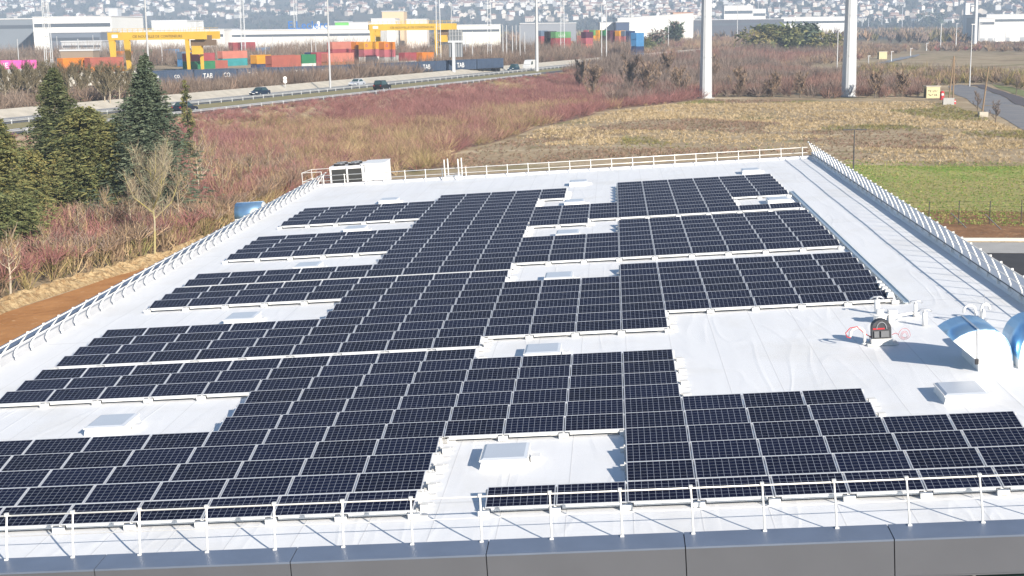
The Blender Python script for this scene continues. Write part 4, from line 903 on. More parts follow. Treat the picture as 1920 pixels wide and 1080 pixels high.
# --- steel monopoles
def monopole(lb, px, pyb, d0, H, taper=0.55):
    g_ = ground(px, pyb); t = thing('steel_monopole', lb, 'monopole', T(*g_), 'tall tapered steel monopoles')
    mb = MB(); mb.tube([(0, 0, -0.4), (0, 0, H)], [d0/2, d0/2*taper], 12); mb.build('pole', M_MAST, t)
    mb = MB(); mb.tube([(0, 0, -0.3), (0, 0, 0.12)], d0*0.72, 12); mb.build('base_flange', M_CONC2, t)
    for z in (9.0, 18.0):
        mb = MB(); r_ = d0/2*(1-(1-taper)*z/H)+0.02; mb.tube([(0, 0, z), (0, 0, z+0.14)], r_, 12); mb.build('joint_ring', M_GALV, t)
    mb = MB(); r0, r1 = d0/2*0.99+0.03, d0/2*taper+0.03
    mb.tube([(-0.6*r0, -0.8*r0, 0.3), (-0.6*r1, -0.8*r1, H)], 0.045, 5); mb.build('ladder_rail', M_GALV, t)
monopole('tall pale steel monopole at the crest of the dry field, left of the two', 1323, 184, 2.9, 38, 0.62)
monopole('thickest pale steel monopole, at the crest of the dry field beside the dark evergreens', 1591, 181, 3.3, 38, 0.62)
monopole('pale steel monopole standing far behind the tan meadow, thinnest of the monopoles', 1827, 89, 3.0, 42)
# --- lattice floodlight masts
def lattice(lb, px, pyb, dist, w0, H):
    b0 = atd(px, pyb, dist); g_ = gpt(b0); t = thing('lattice_mast', lb, 'lattice mast', T(*g_), 'lattice floodlight masts in the freight yard')
    mb = MB(); w1 = w0*0.6
    cs = [(-1, -1), (1, -1), (1, 1), (-1, 1)]
    P_ = lambda c_, z: (c_[0]*(w0+(w1-w0)*z/H)/2, c_[1]*(w0+(w1-w0)*z/H)/2, z)
    for c_ in cs: mb.tube([P_(c_, 0), P_(c_, H)], 0.13, 4)
    o_m = MB(); n = int(H/2.2)
    for i in range(n):
        z0, z1 = i*H/n, (i+1)*H/n
        for a in range(4):
            c0, c1 = cs[a], cs[(a+1) % 4]
            o_m.tube([P_(c0, z1), P_(c1, z1)], 0.07, 3)
    mb.build('corner_post', M_MAST, t); o_m.build('bracing', M_MAST, t)
    mb = MB(); mb.tube([(0, 0, 0), (0, 0, H)], 0.07, 3); mb.build('ladder', M_LAMP, t)
lattice('widest lattice mast, standing at the far left of the freight yard', 92, 118, 430, 1.9, 34)
lattice('lattice mast behind the stacked crimson containers', 457, 96, 560, 1.5, 40)
lattice('thin lattice mast behind the white cone roof', 555, 62, 900, 2.0, 40)
lattice('lattice mast in front of the second yellow gantry crane', 823, 110, 480, 1.5, 36)
lattice('lattice mast right of the grey sign gantry', 918, 100, 540, 1.4, 40)
lattice('lattice mast in front of the green container with white lettering', 1055, 92, 600, 1.6, 42)
lattice('distant lattice mast in front of the white hall with a sloping roof', 1182, 62, 1000, 2.2, 45)
# --- lamp posts
def lamp(lb, px, pyb, pyt, wpx=2.2, head=1, dist=None, dark=False, grp='slender lamp posts'):
    if dist: b0 = atd(px, pyb, dist); g_ = gpt(b0)
    else: g_ = ground(px, pyb)
    d = g_.y; H = max(2.5, atd(px, pyt, d).z-g_.z); r = max(0.07, wpx*d/F/2)
    M_ = M_LAMPD if dark else M_LAMP
    t = thing('street_lamp', lb, 'lamp post', T(*g_), grp)
    mb = MB(); mb.tube([(0, 0, -0.2), (0, 0, H)], [r, r*0.6], 7); mb.build('pole', M_, t)
    hw_ = max(0.5, 5*d/F/2)
    if head == 2:
        for s in (-1, 1):
            mb = MB(); mb.cbox((s*0.85, 0, H-0.02), (1.0, 0.35, 0.12)); mb.build('lamp_head', M_, t)
        mb = MB(); mb.tube([(-0.5, 0, H), (0.5, 0, H)], 0.05, 5); mb.build('arm', M_, t)
    elif head == 1:
        mb = MB(); mb.cbox((hw_*0.5, 0, H+0.05), (hw_*2, hw_*0.7, 0.22)); mb.build('lamp_head', mat('lamp_head', (0.60, 0.60, 0.60), 0.5), t)
lamp('dark twin-headed lamp post in the dry field just beyond the roof corner', 1600, 318, 243, 3.2, 2, dark=True)
LP = [(279, 131, -30, 4.4, 0, 'tall thick white pole passing in front of the first yellow crane', 300), (619, 153, -40, 4.0, 0, 'tall white pole left of the silver car', 330), (1007, 131, -40, 7.0, 0, 'thick white pole beside the white van', 440),
      (847, 60, 6, 2.0, 0, 'slim pole behind the grey sign gantry', 700)]
for px, pb, pt, w_, hd, lb, dd in LP: lamp(lb, px, pb, pt, w_, hd, dd)
YL = [(148, 108, 73, 3.0), (302, 72, 52, 2), (226, 96, 62, 2), (176, 100, 66, 2), (108, 96, 68, 2), (35, 112, 73, 2.4), (484, 100, 72, 2), (498, 100, 72, 2), (512, 100, 68, 2), (575, 88, 70, 2), (584, 88, 68, 2), (592, 88, 67, 2), (655, 82, 65, 2), (663, 82, 66, 2),
      (873, 92, 60, 2), (886, 92, 58, 2), (943, 92, 46, 2.4), (950, 92, 47, 2.4), (961, 92, 48, 2.2), (968, 92, 47, 2.2), (975, 92, 47, 2.2), (984, 92, 60, 2), (1128, 93, 8, 2.2), (1137, 94, 8, 2.6)]
for i, (px, pb, pt, w_) in enumerate(YL):
    lamp(f'slender pale pole of the freight yard, {ORD[sorted(YL).index((px, pb, pt, w_))+1]} of these from the left', px, pb, pt, w_, 0, 520+(i % 5)*18, grp='pale poles in the freight yard')
RL = [(1230, 90, 38), (1253, 92, 26), (1364, 62, 8), (1421, 60, 4), (1382, 78, 12), (1548, 61, 12), (1616, 59, 25), (1628, 57, 34), (1653, 55, 16), (1691, 54, 12), (1733, 46, 18), (1739, 49, 20), (1885, 80, 50), (1836, 82, 44), (1572, 62, 22), (1760, 44, 30), (1461, 36, 8), (1443, 50, 6)]
for px, pb, pt in RL: lamp(f'slender grey lamp post far behind the field, {ORD[sorted(RL).index((px, pb, pt))+1]} of these from the left', px, pb, pt, 1.7, 1, grp='grey lamp posts far behind the field')
for px, pb, pt, lb in [(1569, 141, 48, 'tall lamp post left of the thickest monopole'), (1818, 162, 46, 'tall lamp post rising behind the side road'), (1763, 94, 45, 'lamp post behind the far road, left of the pair'), (1792, 92, 44, 'lamp post behind the far road, right of the pair'),
                       (1628, 126, 105, 'short lamp at the left end of the far road'), (1671, 116, 97, 'short lamp beside the far yellow cabin'), (1707, 106, 91, 'short lamp near the right bend of the far road'), (1737, 95, 81, 'short lamp where the far road vanishes')]:
    lamp(lb, px, pb, pt, 2.4, 1, grp='lamp posts along the roads on the right')
# wooden poles by the side road
for (px, pb, pt, lb, twin) in [(1780, 194, 105, 'twin-legged brown wooden pole beside the red hydrant', True), (1844, 212, 125, 'single leaning brown wooden pole on a pale block', False)]:
    g_ = ground(px, pb); H = atd(px, pt, g_.y).z-g_.z; t = thing('wooden_pole', lb, 'utility pole', T(*g_), None)
    mb = MB(); mb.tube([(-0.25, 0, -0.3), (0.55, 0, H)], [0.17, 0.12], 7); mb.build('pole', mat('wood_brown', (0.27, 0.19, 0.12), 0.85, var=0.2), t)
    if twin:
        mb = MB(); mb.tube([(0.75, 0.1, -0.3), (0.66, 0.1, H*0.98)], [0.17, 0.12], 7); mb.build('pole', mat('wood_brown', (0, 0, 0)), t)
    mb = MB(); mb.tube([(-0.6+0.5, 0.1, H-0.7), (0.6+0.5, 0.1, H-0.6)], 0.05, 5); mb.build('crossarm', mat('wood_brown', (0, 0, 0)), t)
    for s in (-1, 1):
        mb = MB(); mb.tube([(0.55, 0, H-0.3), (0.55+s*0.9, 0.1, H-2.3)], 0.022, 4); mb.build('stay_wire', M_LAMPD, t)
g_ = ground(1843, 219); mb = MB(); mb.box(-0.75, 0.75, -0.5, 0.5, -0.1, 0.85); o = mb.build('concrete_block', M_CONC, M=T(*g_)); tag(o, 'pale concrete block at the foot of the single wooden pole', 'concrete block')
# yellow kiosk with graffiti, hydrants
def kiosk(lb, px0, px1, pb, pt, graf=True):
    a, c_ = ground(px0, pb), ground(px1, pb); d = a.y; w_ = (px1-px0)*d/F; h = (pb-pt)*d/F
    t = thing('utility_cabin', lb, 'cabin', T(a.x, a.y, a.z-0.15))
    mb = MB(); mb.box(0, w_, 0, w_*0.8, 0, h); mb.build('walls', mat('cabin_yellow', (0.60, 0.53, 0.32), 0.8, var=0.12), t)
    mb = MB(); mb.box(-0.12, w_+0.12, -0.12, w_*0.8+0.12, h+0.003, h+0.18); mb.build('roof', M_CONC, t)
    mb = MB(); mb.box(-0.02, 0.0, w_*0.2, w_*0.6, 0.1, h*0.85); mb.build('door', M_GRILLE, t)
    if graf:
        mb = MB()
        for rw_ in range(2):
            x = w_*0.14
            while x < w_*0.85:
                pts = [(x+random.uniform(-0.1, 0.25), -0.015, h*(0.30+0.33*rw_)+random.uniform(-0.22, 0.3)) for _ in range(5)]
                mb.tube(pts, 0.045, 4); x += 0.42
        mb.build('graffiti', mat('spray_dark', (0.06, 0.055, 0.05), 0.8), t)
kiosk('pale yellow utility cabin covered in dark graffiti beside the side road', 1737, 1762, 184, 162)
kiosk('small pale yellow cabin beside the far road', 1648, 1663, 111, 97, False)
kiosk('tiny beige cabin at the edge of the far scrub on the right', 1847, 1852, 84, 77, False)
for px, pb, pt, w_, lb in [(1766, 187, 171, 0.9, 'red hydrant cabinet right beside the yellow graffiti cabin'), (1790, 195, 187, 0.45, 'small red hydrant post on the pavement in front of the side road')]:
    g_ = ground(px, pb); H = (pb-pt)*g_.y/F; t = thing('hydrant', lb, 'hydrant', T(*g_))
    mb = MB(); mb.tube([(0, 0, -0.1), (0, 0, H*0.9), (0, 0, H)], [w_*0.5, w_*0.5, w_*0.3], 10); mb.build('body', M_RED, t)
    mb = MB(); mb.cbox((0, -w_*0.5, H*0.62), (w_*0.5, 0.05, H*0.22)); mb.build('plate', M_WHITE, t)
g_ = ground(1778, 196); mb = MB(); mb.box(-1.1, 1.1, -0.3, 0.3, -0.1, 1.3); o = mb.build('low_wall', M_CONC2, M=T(*g_)); tag(o, 'short grey concrete wall in front of the red hydrant cabinet', 'wall')
# wire fence on the right
t = None; fx = [(1741, 422), (1797, 421), (1855, 420.5), (1914, 420), (1972, 419)]
g0 = ground(*fx[0]); t = thing('wire_fence', 'thin dark wire fence between the green grass and the bare soil', 'fence', T(*g0))
gp = [ground(*q) for q in [(1690, 423)]+fx]
for q in gp:
    mb = MB(); v = q-g0; mb.tube([(v.x, v.y, -0.2), (v.x, v.y, 1.95)], 0.035, 5); mb.build('post', M_LAMPD, t)
mb = MB()
for h in (0.1, 0.55, 1.0, 1.45, 1.9):
    mb.tube([(q.x-g0.x, q.y-g0.y, h) for q in gp], 0.008, 3)
mb.build('wire', M_LAMPD, t)
for q, lb in ((ground(1815, 428), 'tilted dark prop leaning on the wire fence, left one'), (ground(1880, 431), 'tilted dark prop leaning on the wire fence, right one')):
    mb = MB(); mb.tube([(0, 0, -0.1), (-1.3, 0.5, 1.2)], 0.045, 5); o = mb.build('fence_prop', M_LAMPD, M=T(*q)); tag(o, lb, 'fence prop')
# felled branches behind the far edge
for i, (px, pb) in enumerate([(778, 318), (796, 312), (812, 314)]):
    g_ = ground(px, pb-14); mb = MB()
    for k in range(9): a = random.uniform(-0.6, 0.9); mb.tube([(random.uniform(-1, 1), random.uniform(-1, 1), 0.1), (random.uniform(1, 3.4), random.uniform(-1, 1), 0.4+a)], 0.07, 5)
    o = mb.build('branch_pile', mat('cut_wood', (0.55, 0.42, 0.26), 0.85, var=0.2), M=T(*g_)); tag(o, ('left', 'middle', 'right')[i]+' pile of pale cut branches behind the far roof edge', 'branches', 'cut branches behind the roof')
# ------------------------------------------------------------------ vehicles
def car(lb, pos, heading, col, L=4.3, W=1.75, H=1.45, kind='car', name='car', group=None):
    t = thing(name, lb, 'van' if kind == 'van' else 'car', T(*pos) @ RZ(heading) @ Matrix.Scale(1.18, 4), group)
    paint = mat('paint_'+str(col), col, 0.28, 0.2, spec=0.6)
    if kind == 'car': low = [(-L/2, 0.45), (-L/2+0.05, 0.85), (-L*0.30, 0.92), (L*0.20, 0.90), (L/2-0.12, 0.72), (L/2, 0.45), (L/2-0.1, 0.28), (-L/2+0.1, 0.28)]; up = [(-L*0.36, 0.90), (-L*0.24, H), (L*0.06, H), (L*0.24, 0.88)]
    elif kind == 'suv': low = [(-L/2, 0.5), (-L/2, 1.0), (-L*0.4, 1.05), (L*0.22, 1.02), (L/2-0.08, 0.88), (L/2, 0.5), (L/2-0.1, 0.32), (-L/2+0.1, 0.32)]; up = [(-L*0.48, 1.04), (-L*0.42, H), (L*0.05, H), (L*0.22, 1.0)]
    else: low = [(-L/2, 0.4), (-L/2, H), (L*0.18, H), (L*0.30, H*0.80), (L*0.36, H*0.52), (L/2-0.05, H*0.44), (L/2, 0.5), (L/2-0.1, 0.3), (-L/2+0.1, 0.3)]; up = None
    def loft(poly, w0, w1, zmin, zmax):
        n = len(poly); hw2 = lambda z: (w0+(w1-w0)*min(1, max(0, (z-zmin)/(zmax-zmin))))/2
        vs = [(x, -hw2(z), z) for x, z in poly]+[(x, hw2(z), z) for x, z in poly]
        return vs, [tuple(range(n)), tuple(range(2*n-1, n-1, -1))]+[(i, i+n, (i+1) % n+n, (i+1) % n) for i in range(n)]
    mb = MB(); mb.add(*loft(low, W, W*0.97, 0.3, 1.0))
    if up: mb.add(*loft(up, W*0.94, W*0.72, 0.9, H))
    mb.build('body', paint, t)
    if up:
        c_ = lambda p_, f: p_
        for s in (-1, 1):
            q = [(up[0][0]+0.28, 0.95 if kind == 'car' else 1.08), (up[1][0]+0.14, H-0.10), (up[2][0]-0.08, H-0.10), (up[3][0]-0.35, 0.95 if kind == 'car' else 1.08)]
            wz = lambda z: (W*0.94+(W*0.72-W*0.94)*(z-0.9)/(H-0.9))/2+0.012
            mb = MB(); vs = [(x, s*wz(z), z) for x, z in q]; mb.add(vs, [(0, 1, 2, 3)]); mb.build('side_window', M_GLASS, t)
        for nm, (p0, p1), off in (('rear_window', (up[0], up[1]), -0.012), ('windscreen', (up[3], up[2]), 0.012)):
            f0, f1 = 0.12, 0.90; vs = []
            for f, s in ((f0, -1), (f0, 1), (f1, 1), (f1, -1)):
                x, z = p0[0]+(p1[0]-p0[0])*f, p0[1]+(p1[1]-p0[1])*f; vs.append((x+off, s*(W*0.40-0.12*f), z+0.012))
            mb = MB(); mb.add(vs, [(0, 1, 2, 3)]); mb.build(nm, M_GLASS, t)
    else:
        mb = MB(); mb.add([(L*0.19+0.015, -W*0.42, H-0.10), (L*0.19+0.015, W*0.42, H-0.10), (L*0.355, W*0.44, H*0.56), (L*0.355, -W*0.44, H*0.56)], [(0, 1, 2, 3)]); mb.build('windscreen', M_GLASS, t)
        for s in (-1, 1):
            mb = MB(); mb.add([(L*0.05, s*(W/2+0.01), H*0.55), (L*0.05, s*(W/2+0.01), H*0.86), (L*0.22, s*(W/2+0.01), H*0.86), (L*0.31, s*(W/2+0.01), H*0.55)], [(0, 1, 2, 3)]); mb.build('side_window', M_GLASS, t)
    for x in (-L*0.31, L*0.31):
        for s in (-1, 1):
            mb = MB(); mb.tube([(x, s*(W/2-0.20), 0.32), (x, s*(W/2+0.02), 0.32)], 0.32, 14); wh = mb.build('wheel', M_BLACK, t)
            mb = MB(); mb.tube([(x, s*(W/2+0.02), 0.32), (x, s*(W/2+0.03), 0.32)], 0.19, 10); mb.build('rim', M_GALV, wh)
    for s in (-1, 1):
        mb = MB(); z = 0.66 if kind == 'car' else 0.8; mb.cbox((L/2-0.03, s*W*0.36, z), (0.10, 0.34, 0.16)); mb.build('headlight', mat('lamp_clear', (0.75, 0.75, 0.72), 0.2), t)
        mb = MB(); mb.cbox((-L/2+0.03, s*W*0.38, z+0.12), (0.10, 0.22, 0.20)); mb.build('tail_light', mat('lamp_red', (0.35, 0.02, 0.02), 0.3), t)
    mb = MB(); mb.cbox((L/2+0.005, 0, 0.48), (0.03, 0.5, 0.12)); mb.build('number_plate', M_WHITE, t)
    return t
HA = math.atan2(HD.y, HD.x)
def hw_at(px, py, s):                       # motorway position under a pixel column, at lane offset s
    best = None
    for i in range(-100, 560):
        q = Vector(hw_pt(i, s)); v = q-CP; z = v.dot(cf_); x = 960+F*v.dot(cr_)/z
        if best is None or abs(x-px) < best[0]: best = (abs(x-px), q)
    return best[1]+Vector((0, 0, 0.05))
car('dark blue saloon car driving left on the motorway, nearest of the cars', hw_at(487, 170, -6.5), HA+math.pi, (0.015, 0.03, 0.06), L=4.5)
car('silver saloon car driving left on the motorway', hw_at(670, 153, -6.5), HA+math.pi, (0.50, 0.53, 0.58), L=4.4)
car('black off-road car half hidden by the scrub on the near carriageway', hw_at(716, 163, 9.2), HA, (0.012, 0.014, 0.016), L=4.3, H=1.85, kind='suv')
car('dark car almost hidden behind the evergreens on the near carriageway', hw_at(345, 208, 10.2), HA, (0.02, 0.025, 0.04), L=4.4)
car('teal blue van-like car just ahead of the white van', hw_at(962, 124, -4.5), HA+math.pi, (0.02, 0.055, 0.09), L=4.6, H=1.85, kind='suv')
car('white panel van on the motorway beside the thick white pole', hw_at(993, 121, -4.5), HA+math.pi, (0.75, 0.75, 0.74), L=5.6, W=2.0, H=2.6, kind='van', name='van')
# sign gantry seen from behind
b0 = hw_at(851, 137, -13.5)
t = thing('sign_gantry', 'grey motorway sign panel seen from behind on a single thick post', 'road sign', T(*b0) @ RZ(-0.1))
sc_px = b0.y/F
mb = MB(); mb.box(-0.42, 0.42, -0.3, 0.3, -0.3, 58*sc_px); mb.build('post', M_MAST, t)
mb = MB(); mb.box(-10*sc_px*1.0, 18*sc_px, -0.25, 0.15, 58*sc_px, 62*sc_px); mb.build('crossbeam', M_MAST, t)
mb = MB(); mb.box(-9*sc_px, 17*sc_px, 0.16, 0.28, 32*sc_px, 82*sc_px); mb.build('sign_panel', mat('sign_back', (0.20, 0.215, 0.235), 0.5, 0.3), t)
mb = MB()
for x in (-7, -2, 4, 9, 14): mb.box(x*sc_px, (x+1.0)*sc_px, 0.02, 0.155, 32*sc_px, 82*sc_px)
for z in (70, 77): mb.box(-9*sc_px, 17*sc_px, -0.06, 0.015, z*sc_px, (z+0.8)*sc_px)
mb.build('stiffeners', M_LAMP, t)
b0 = hw_at(535, 155, -13.0); t = thing('road_sign', 'small round pale road sign on a post at the motorway edge', 'road sign', T(*b0))
mb = MB(); mb.tube([(0, 0, -0.2), (0, 0, 2.6)], 0.08, 6); mb.build('post', M_LAMP, t)
for h in (2.0, 2.7):
    mb = MB(); mb.tube([(0, -0.09, h), (0, -0.05, h)], 0.42, 14); mb.build('disc', M_WHITE, t)
# ------------------------------------------------------------------ freight train
TD = Vector((0.566, 0.824)).normalized(); T0 = Vector((-72.8, 345)); TA = math.atan2(TD.y, TD.x)
def txt(s, size, m, parent, x, y, z, rz=0.0, mirror=False, ext=0.02, name='lettering'):
    cu = bpy.data.curves.new(name, 'FONT'); cu.body = s; cu.size = size; cu.extrude = ext; cu.resolution_u = 2
    o1 = bpy.data.objects.new(name, cu); C.objects.link(o1); bpy.context.view_layer.update()
    me = bpy.data.meshes.new_from_object(o1.evaluated_get(bpy.context.evaluated_depsgraph_get())); bpy.data.objects.remove(o1); bpy.data.curves.remove(cu)
    me.materials.clear(); me.materials.append(m); o = bpy.data.objects.new(name, me); C.objects.link(o); o.parent = parent
    o.matrix_local = T(x, y, z) @ RZ(rz) @ Matrix.Rotation(R(90), 4, 'X') @ (Matrix.Diagonal((-1, 1, 1, 1)) if mirror else Matrix())
    return o
M_LET = mat('white_letters', (0.75, 0.75, 0.74), 0.7); M_TAB = mat('wagon_blue', (0.05, 0.075, 0.125), 0.6, var=0.2, vscale=0.4)
M_CREAM = mat('wagon_cream', (0.62, 0.60, 0.55), 0.7, var=0.2, vscale=0.3)
def wagon(lb, l, L, m, words, grp, graf=False):
    q = T0+TD*l; z = gz1(q.x, q.y)
    t = thing('rail_wagon', lb, 'rail wagon', T(q.x, q.y, z) @ RZ(TA), grp)
    mb = MB(); mb.box(0.15, L-0.15, -1.25, 1.25, 1.15, 3.85)
    for i in range(int(L/0.9)): mb.box(0.3+i*0.9, 0.38+i*0.9, -1.29, -1.252, 1.2, 3.8)
    mb.box(0.12, L-0.12, -1.27, 1.27, 3.853, 3.95); mb.build('body', m, t)
    mb = MB(); mb.box(0.0, L, -1.1, 1.1, 0.85, 1.13); mb.build('chassis', M_BLACK, t)
    for x in (1.8, 3.4, L-3.4, L-1.8):
        mb = MB(); mb.tube([(x, -0.9, 0.45), (x, 0.9, 0.45)], 0.45, 10); mb.build('wheelset', M_BLACK, t)
    for s, sz, x, zz in words: txt(s, sz, M_LET, t, x, -1.31, zz)
    if graf:
        mb = MB()
        for i in range(26):
            cx, cz = random.uniform(0.6, L-1.2), random.uniform(1.5, 3.3)
            mb.tube([(cx+random.uniform(-0.5, 0.5), -1.31, cz+random.uniform(-0.6, 0.6)) for _ in range(5)], 0.06, 4)
        mb.build('graffiti', mat('spray_grey', (0.28, 0.26, 0.27), 0.8), t)
GW = 'wagons of the freight train'
ws = [[('TAB', 1.3, 1.0, 2.0), ('CO.', 1.1, 8.0, 2.1)], [('TAB', 1.7, 2.8, 1.9), ('CO.', 1.5, 9.4, 2.0)], [('TAB', 2.0, 3.4, 1.7)], [('TAB', 2.0, 6.0, 1.8)], [('TAB', 1.7, 2.0, 1.9)], [('TAB', 2.2, 6.5, 1.7)], [('CO', 1.3, 6.0, 2.0)], [('TAB', 1.9, 2.0, 1.8)], [('TAB', 2.0, 4.0, 1.8)], []]
for i in range(10):
    wagon(f'{ORD[i+1]} dark blue freight wagon counted from the graffiti wagons rightwards', -18+i*14.2, 14.0, M_TAB, ws[i], GW)
for i in range(1, 5):
    wagon(f'cream graffiti wagon of the train, {ORD[i]} left of the dark blue wagons', -18-i*14.2, 14.0, M_CREAM, [], 'graffiti wagons of the freight train', True)
# ------------------------------------------------------------------ container stacks
CC = dict(green=(0.03, 0.19, 0.085), salmon=(0.52, 0.19, 0.14), teal=(0.04, 0.27, 0.29), crimson=(0.33, 0.07, 0.08), brick=(0.36, 0.11, 0.08), amber=(0.66, 0.31, 0.02), navy=(0.025, 0.05, 0.13), orange=(0.62, 0.20, 0.02),
          blue=(0.07, 0.24, 0.48), white=(0.62, 0.61, 0.58), slate=(0.13, 0.18, 0.26), purple=(0.09, 0.03, 0.06), black=(0.03, 0.025, 0.03), lime=(0.13, 0.32, 0.13), rose=(0.42, 0.12, 0.14), pink=(0.75, 0.09, 0.42), grey=(0.36, 0.36, 0.35), rust=(0.45, 0.16, 0.06))
CN = defaultdict(int)
STACK = []
def container(lb, q, z, L, colr, words=(), ang=TA):
    t = thing('shipping_container', lb, 'container', T(q.x, q.y, z) @ RZ(ang), 'shipping containers in the freight yard')
    m = mat('box_'+colr, CC[colr], 0.55, var=0.18, vscale=0.35)
    mb = MB(); mb.box(0.08, L-0.08, -1.14, 1.14, 0.06, 2.52)
    n = int(L/0.55)
    for i in range(n): x = 0.2+i*(L-0.4)/n; mb.box(x, x+0.24, -1.18, -1.142, 0.16, 2.40)
    mb.build('shell', m, t)
    mb = MB()
    for x in (0, L-0.14):
        for y in (-1.22, 1.08): mb.box(x, x+0.14, y, y+0.14, 0, 2.59)
    for y in (-1.215, 1.085):
        for z_ in (0.0, 2.45): mb.box(0.142, L-0.142, y, y+0.13, z_, z_+0.14)
    mb.build('corner_frame', m, t)
    mb = MB(); mb.box(0.04, 0.079, -1.06, -0.02, 0.15, 2.42); mb.box(0.04, 0.079, 0.02, 1.06, 0.15, 2.42)
    for y in (-0.8, -0.3, 0.3, 0.8): mb.tube([(0.03, y, 0.2), (0.03, y, 2.4)], 0.03, 5)
    mb.build('end_door', m, t)
    for s, sz, x, zz, mm in words: txt(s, sz, mm, t, x, -1.23, zz)
    return t
YZ = 3.9
def stack(x0, x1, yt, n0, cols, where, words=None, L=None, dd=None):
    n = n0
    best = min(range(1, 6), key=lambda k: abs((CAMZ-YZ-2.6*k)*F/(yt-hor(x0))-(430 if x0 < 850 else 560)) + (1e4 if (CAMZ-YZ-2.6*k)*F/(yt-hor(x0)) < 375+0.13*(x0-236) else 0))
    n = best
    if dd: n = n0
    d = dd if dd else (CAMZ-YZ-2.6*n)*F/(yt-hor(x0))
    d = min(d, 700); b0 = atd(x0, yt, d)
    wpx = x1-x0
    if L is None: L = 12.19 if wpx*d/F > 7.2 else 6.06
    z0 = gz1(b0.x, b0.y)
    for i in range(n):
        ci = n-1-i; colr = cols[min(ci, len(cols)-1)]
        pos = 'on top' if ci == 0 else ('second down' if ci == 1 else 'third down' if ci == 2 else 'fourth down' if ci == 3 else 'at the bottom')
        if n == 1: pos = 'lying single'
        container(f'{colr} container {pos}, {where}', Vector((b0.x, b0.y)), z0+2.6*i+0.01, L, colr, (words or {}).get(ci, ()))
WL = M_LET
stack(236, 308, 93, 3, ['green', 'green', 'slate'], 'below the first yellow crane', {0: [('U A', 1.5, 3.0, 0.7, WL)], 2: [('TSS', 2.2, 5.5, 0.3, WL)]})
stack(222, 236, 95, 3, ['orange', 'rust', 'rust'], 'just left of the green lettered one', L=6.06)
stack(311, 336, 91, 2, ['blue', 'slate'], 'behind the pole of the first yellow crane')
stack(346, 400, 99, 2, ['crimson', 'green'], 'between the right legs of the first yellow crane')
stack(412, 478, 95, 2, ['salmon', 'teal', 'brick'], 'right of the first yellow crane', {1: [('GEODIS', 1.5, 3.0, 0.6, mat('letter_aqua', (0.25, 0.55, 0.56), 0.6))]} if False else None)
stack(432, 483, 81, 3, ['crimson', 'crimson', 'crimson'], 'behind the salmon and teal one', dd=560)
stack(397, 424, 112, 2, ['brick', 'brick'], 'at the right foot of the first yellow crane', L=6.06)
stack(475, 498, 102, 3, ['amber', 'navy', 'navy'], 'beside the salmon and teal one', L=6.06)
stack(503, 560, 103, 3, ['brick', 'brick', 'rust'], 'left of the small green one')
stack(560, 576, 101, 3, ['green', 'white', 'grey'], 'between two red ones', L=6.06)
stack(576, 587, 97, 2, ['navy', 'crimson'], 'right of the small green one', L=6.06)
stack(588, 610, 97, 2, ['crimson', 'crimson'], 'left of the salmon one', L=6.06)
stack(608, 655, 99, 3, ['salmon', 'rust', 'brick'], 'behind the tall white pole')
stack(618, 663, 78, 3, ['salmon', 'crimson', 'brick'], 'left of the orange lettered ones')
stack(663, 677, 78, 3, ['orange', 'crimson', 'brick'], 'left edge of the orange lettered ones', L=6.06)
WP = mat('letter_violet', (0.12, 0.05, 0.25), 0.6)
stack(677, 715, 78, 3, ['amber', 'rose', 'white'], 'below the second yellow crane, amber one with a round mark', {0: [('O', 1.6, 0.9, 0.7, WP), ('HAPAG', 1.0, 3.2, 0.8, WP)]} if False else {0: [('O', 1.6, 0.7, 0.8, WP)]})
stack(715, 752, 78, 3, ['orange', 'rose', 'grey'], 'below the second yellow crane, orange one with a dark band', {0: [('O', 1.6, 0.7, 0.8, WP)]})
stack(753, 786, 95, 2, ['crimson', 'white'], 'below the beam of the second yellow crane')
stack(786, 816, 94, 2, ['orange', 'orange'], 'beside the lattice mast of the second crane')
stack(680, 735, 105, 2, ['white', 'white'], 'low and cream under the orange lettered ones')
stack(738, 790, 103, 2, ['grey', 'white'], 'low and grey right of the cream one')
stack(1010, 1025, 52, 4, ['slate', 'crimson', 'brick', 'brick'], 'just right of the thick white pole', L=6.06)
stack(1025, 1038, 58, 4, ['black', 'black', 'black', 'black'], 'left of the green lettered one', L=6.06)
stack(1037, 1086, 58, 4, ['lime', 'crimson', 'brick', 'orange'], 'behind the lattice mast right of the motorway', {0: [('L A A B', 1.6, 2.4, 0.6, WL)]})
stack(1086, 1095, 61, 4, ['salmon', 'rose', 'brick', 'brick'], 'right of the green lettered one', L=6.06)
stack(1094, 1101, 57, 4, ['purple', 'rose', 'salmon', 'brick'], 'third in the coloured wall of containers', L=6.06)
stack(1098, 1109, 53, 4, ['rose', 'purple', 'rose', 'white'], 'fourth in the coloured wall of containers', L=6.06)
stack(1109, 1118, 56, 4, ['lime', 'amber', 'green', 'brick'], 'fifth in the coloured wall of containers', L=6.06)
stack(1118, 1128, 55, 4, ['amber', 'amber', 'brick', 'brick'], 'left of the two thin white poles', L=6.06)
stack(1129, 1139, 52, 4, ['green', 'black', 'green', 'black'], 'behind the two thin white poles', L=6.06)
stack(1140, 1157, 52, 4, ['purple', 'purple', 'purple', 'rose'], 'right of the two thin white poles', L=6.06)
stack(1157, 1167, 51, 4, ['amber', 'salmon', 'rust', 'brick'], 'amber-topped near the right end of the wall', L=6.06)
stack(1167, 1175, 52, 4, ['slate', 'rose', 'grey', 'rose'], 'slate-topped near the right end of the wall', L=6.06)
stack(1175, 1189, 55, 4, ['navy', 'navy', 'purple', 'navy'], 'navy near the right end of the wall')
stack(1188, 1206, 57, 4, ['blue', 'blue', 'navy', 'blue'], 'blue at the right end of the wall', L=6.06)
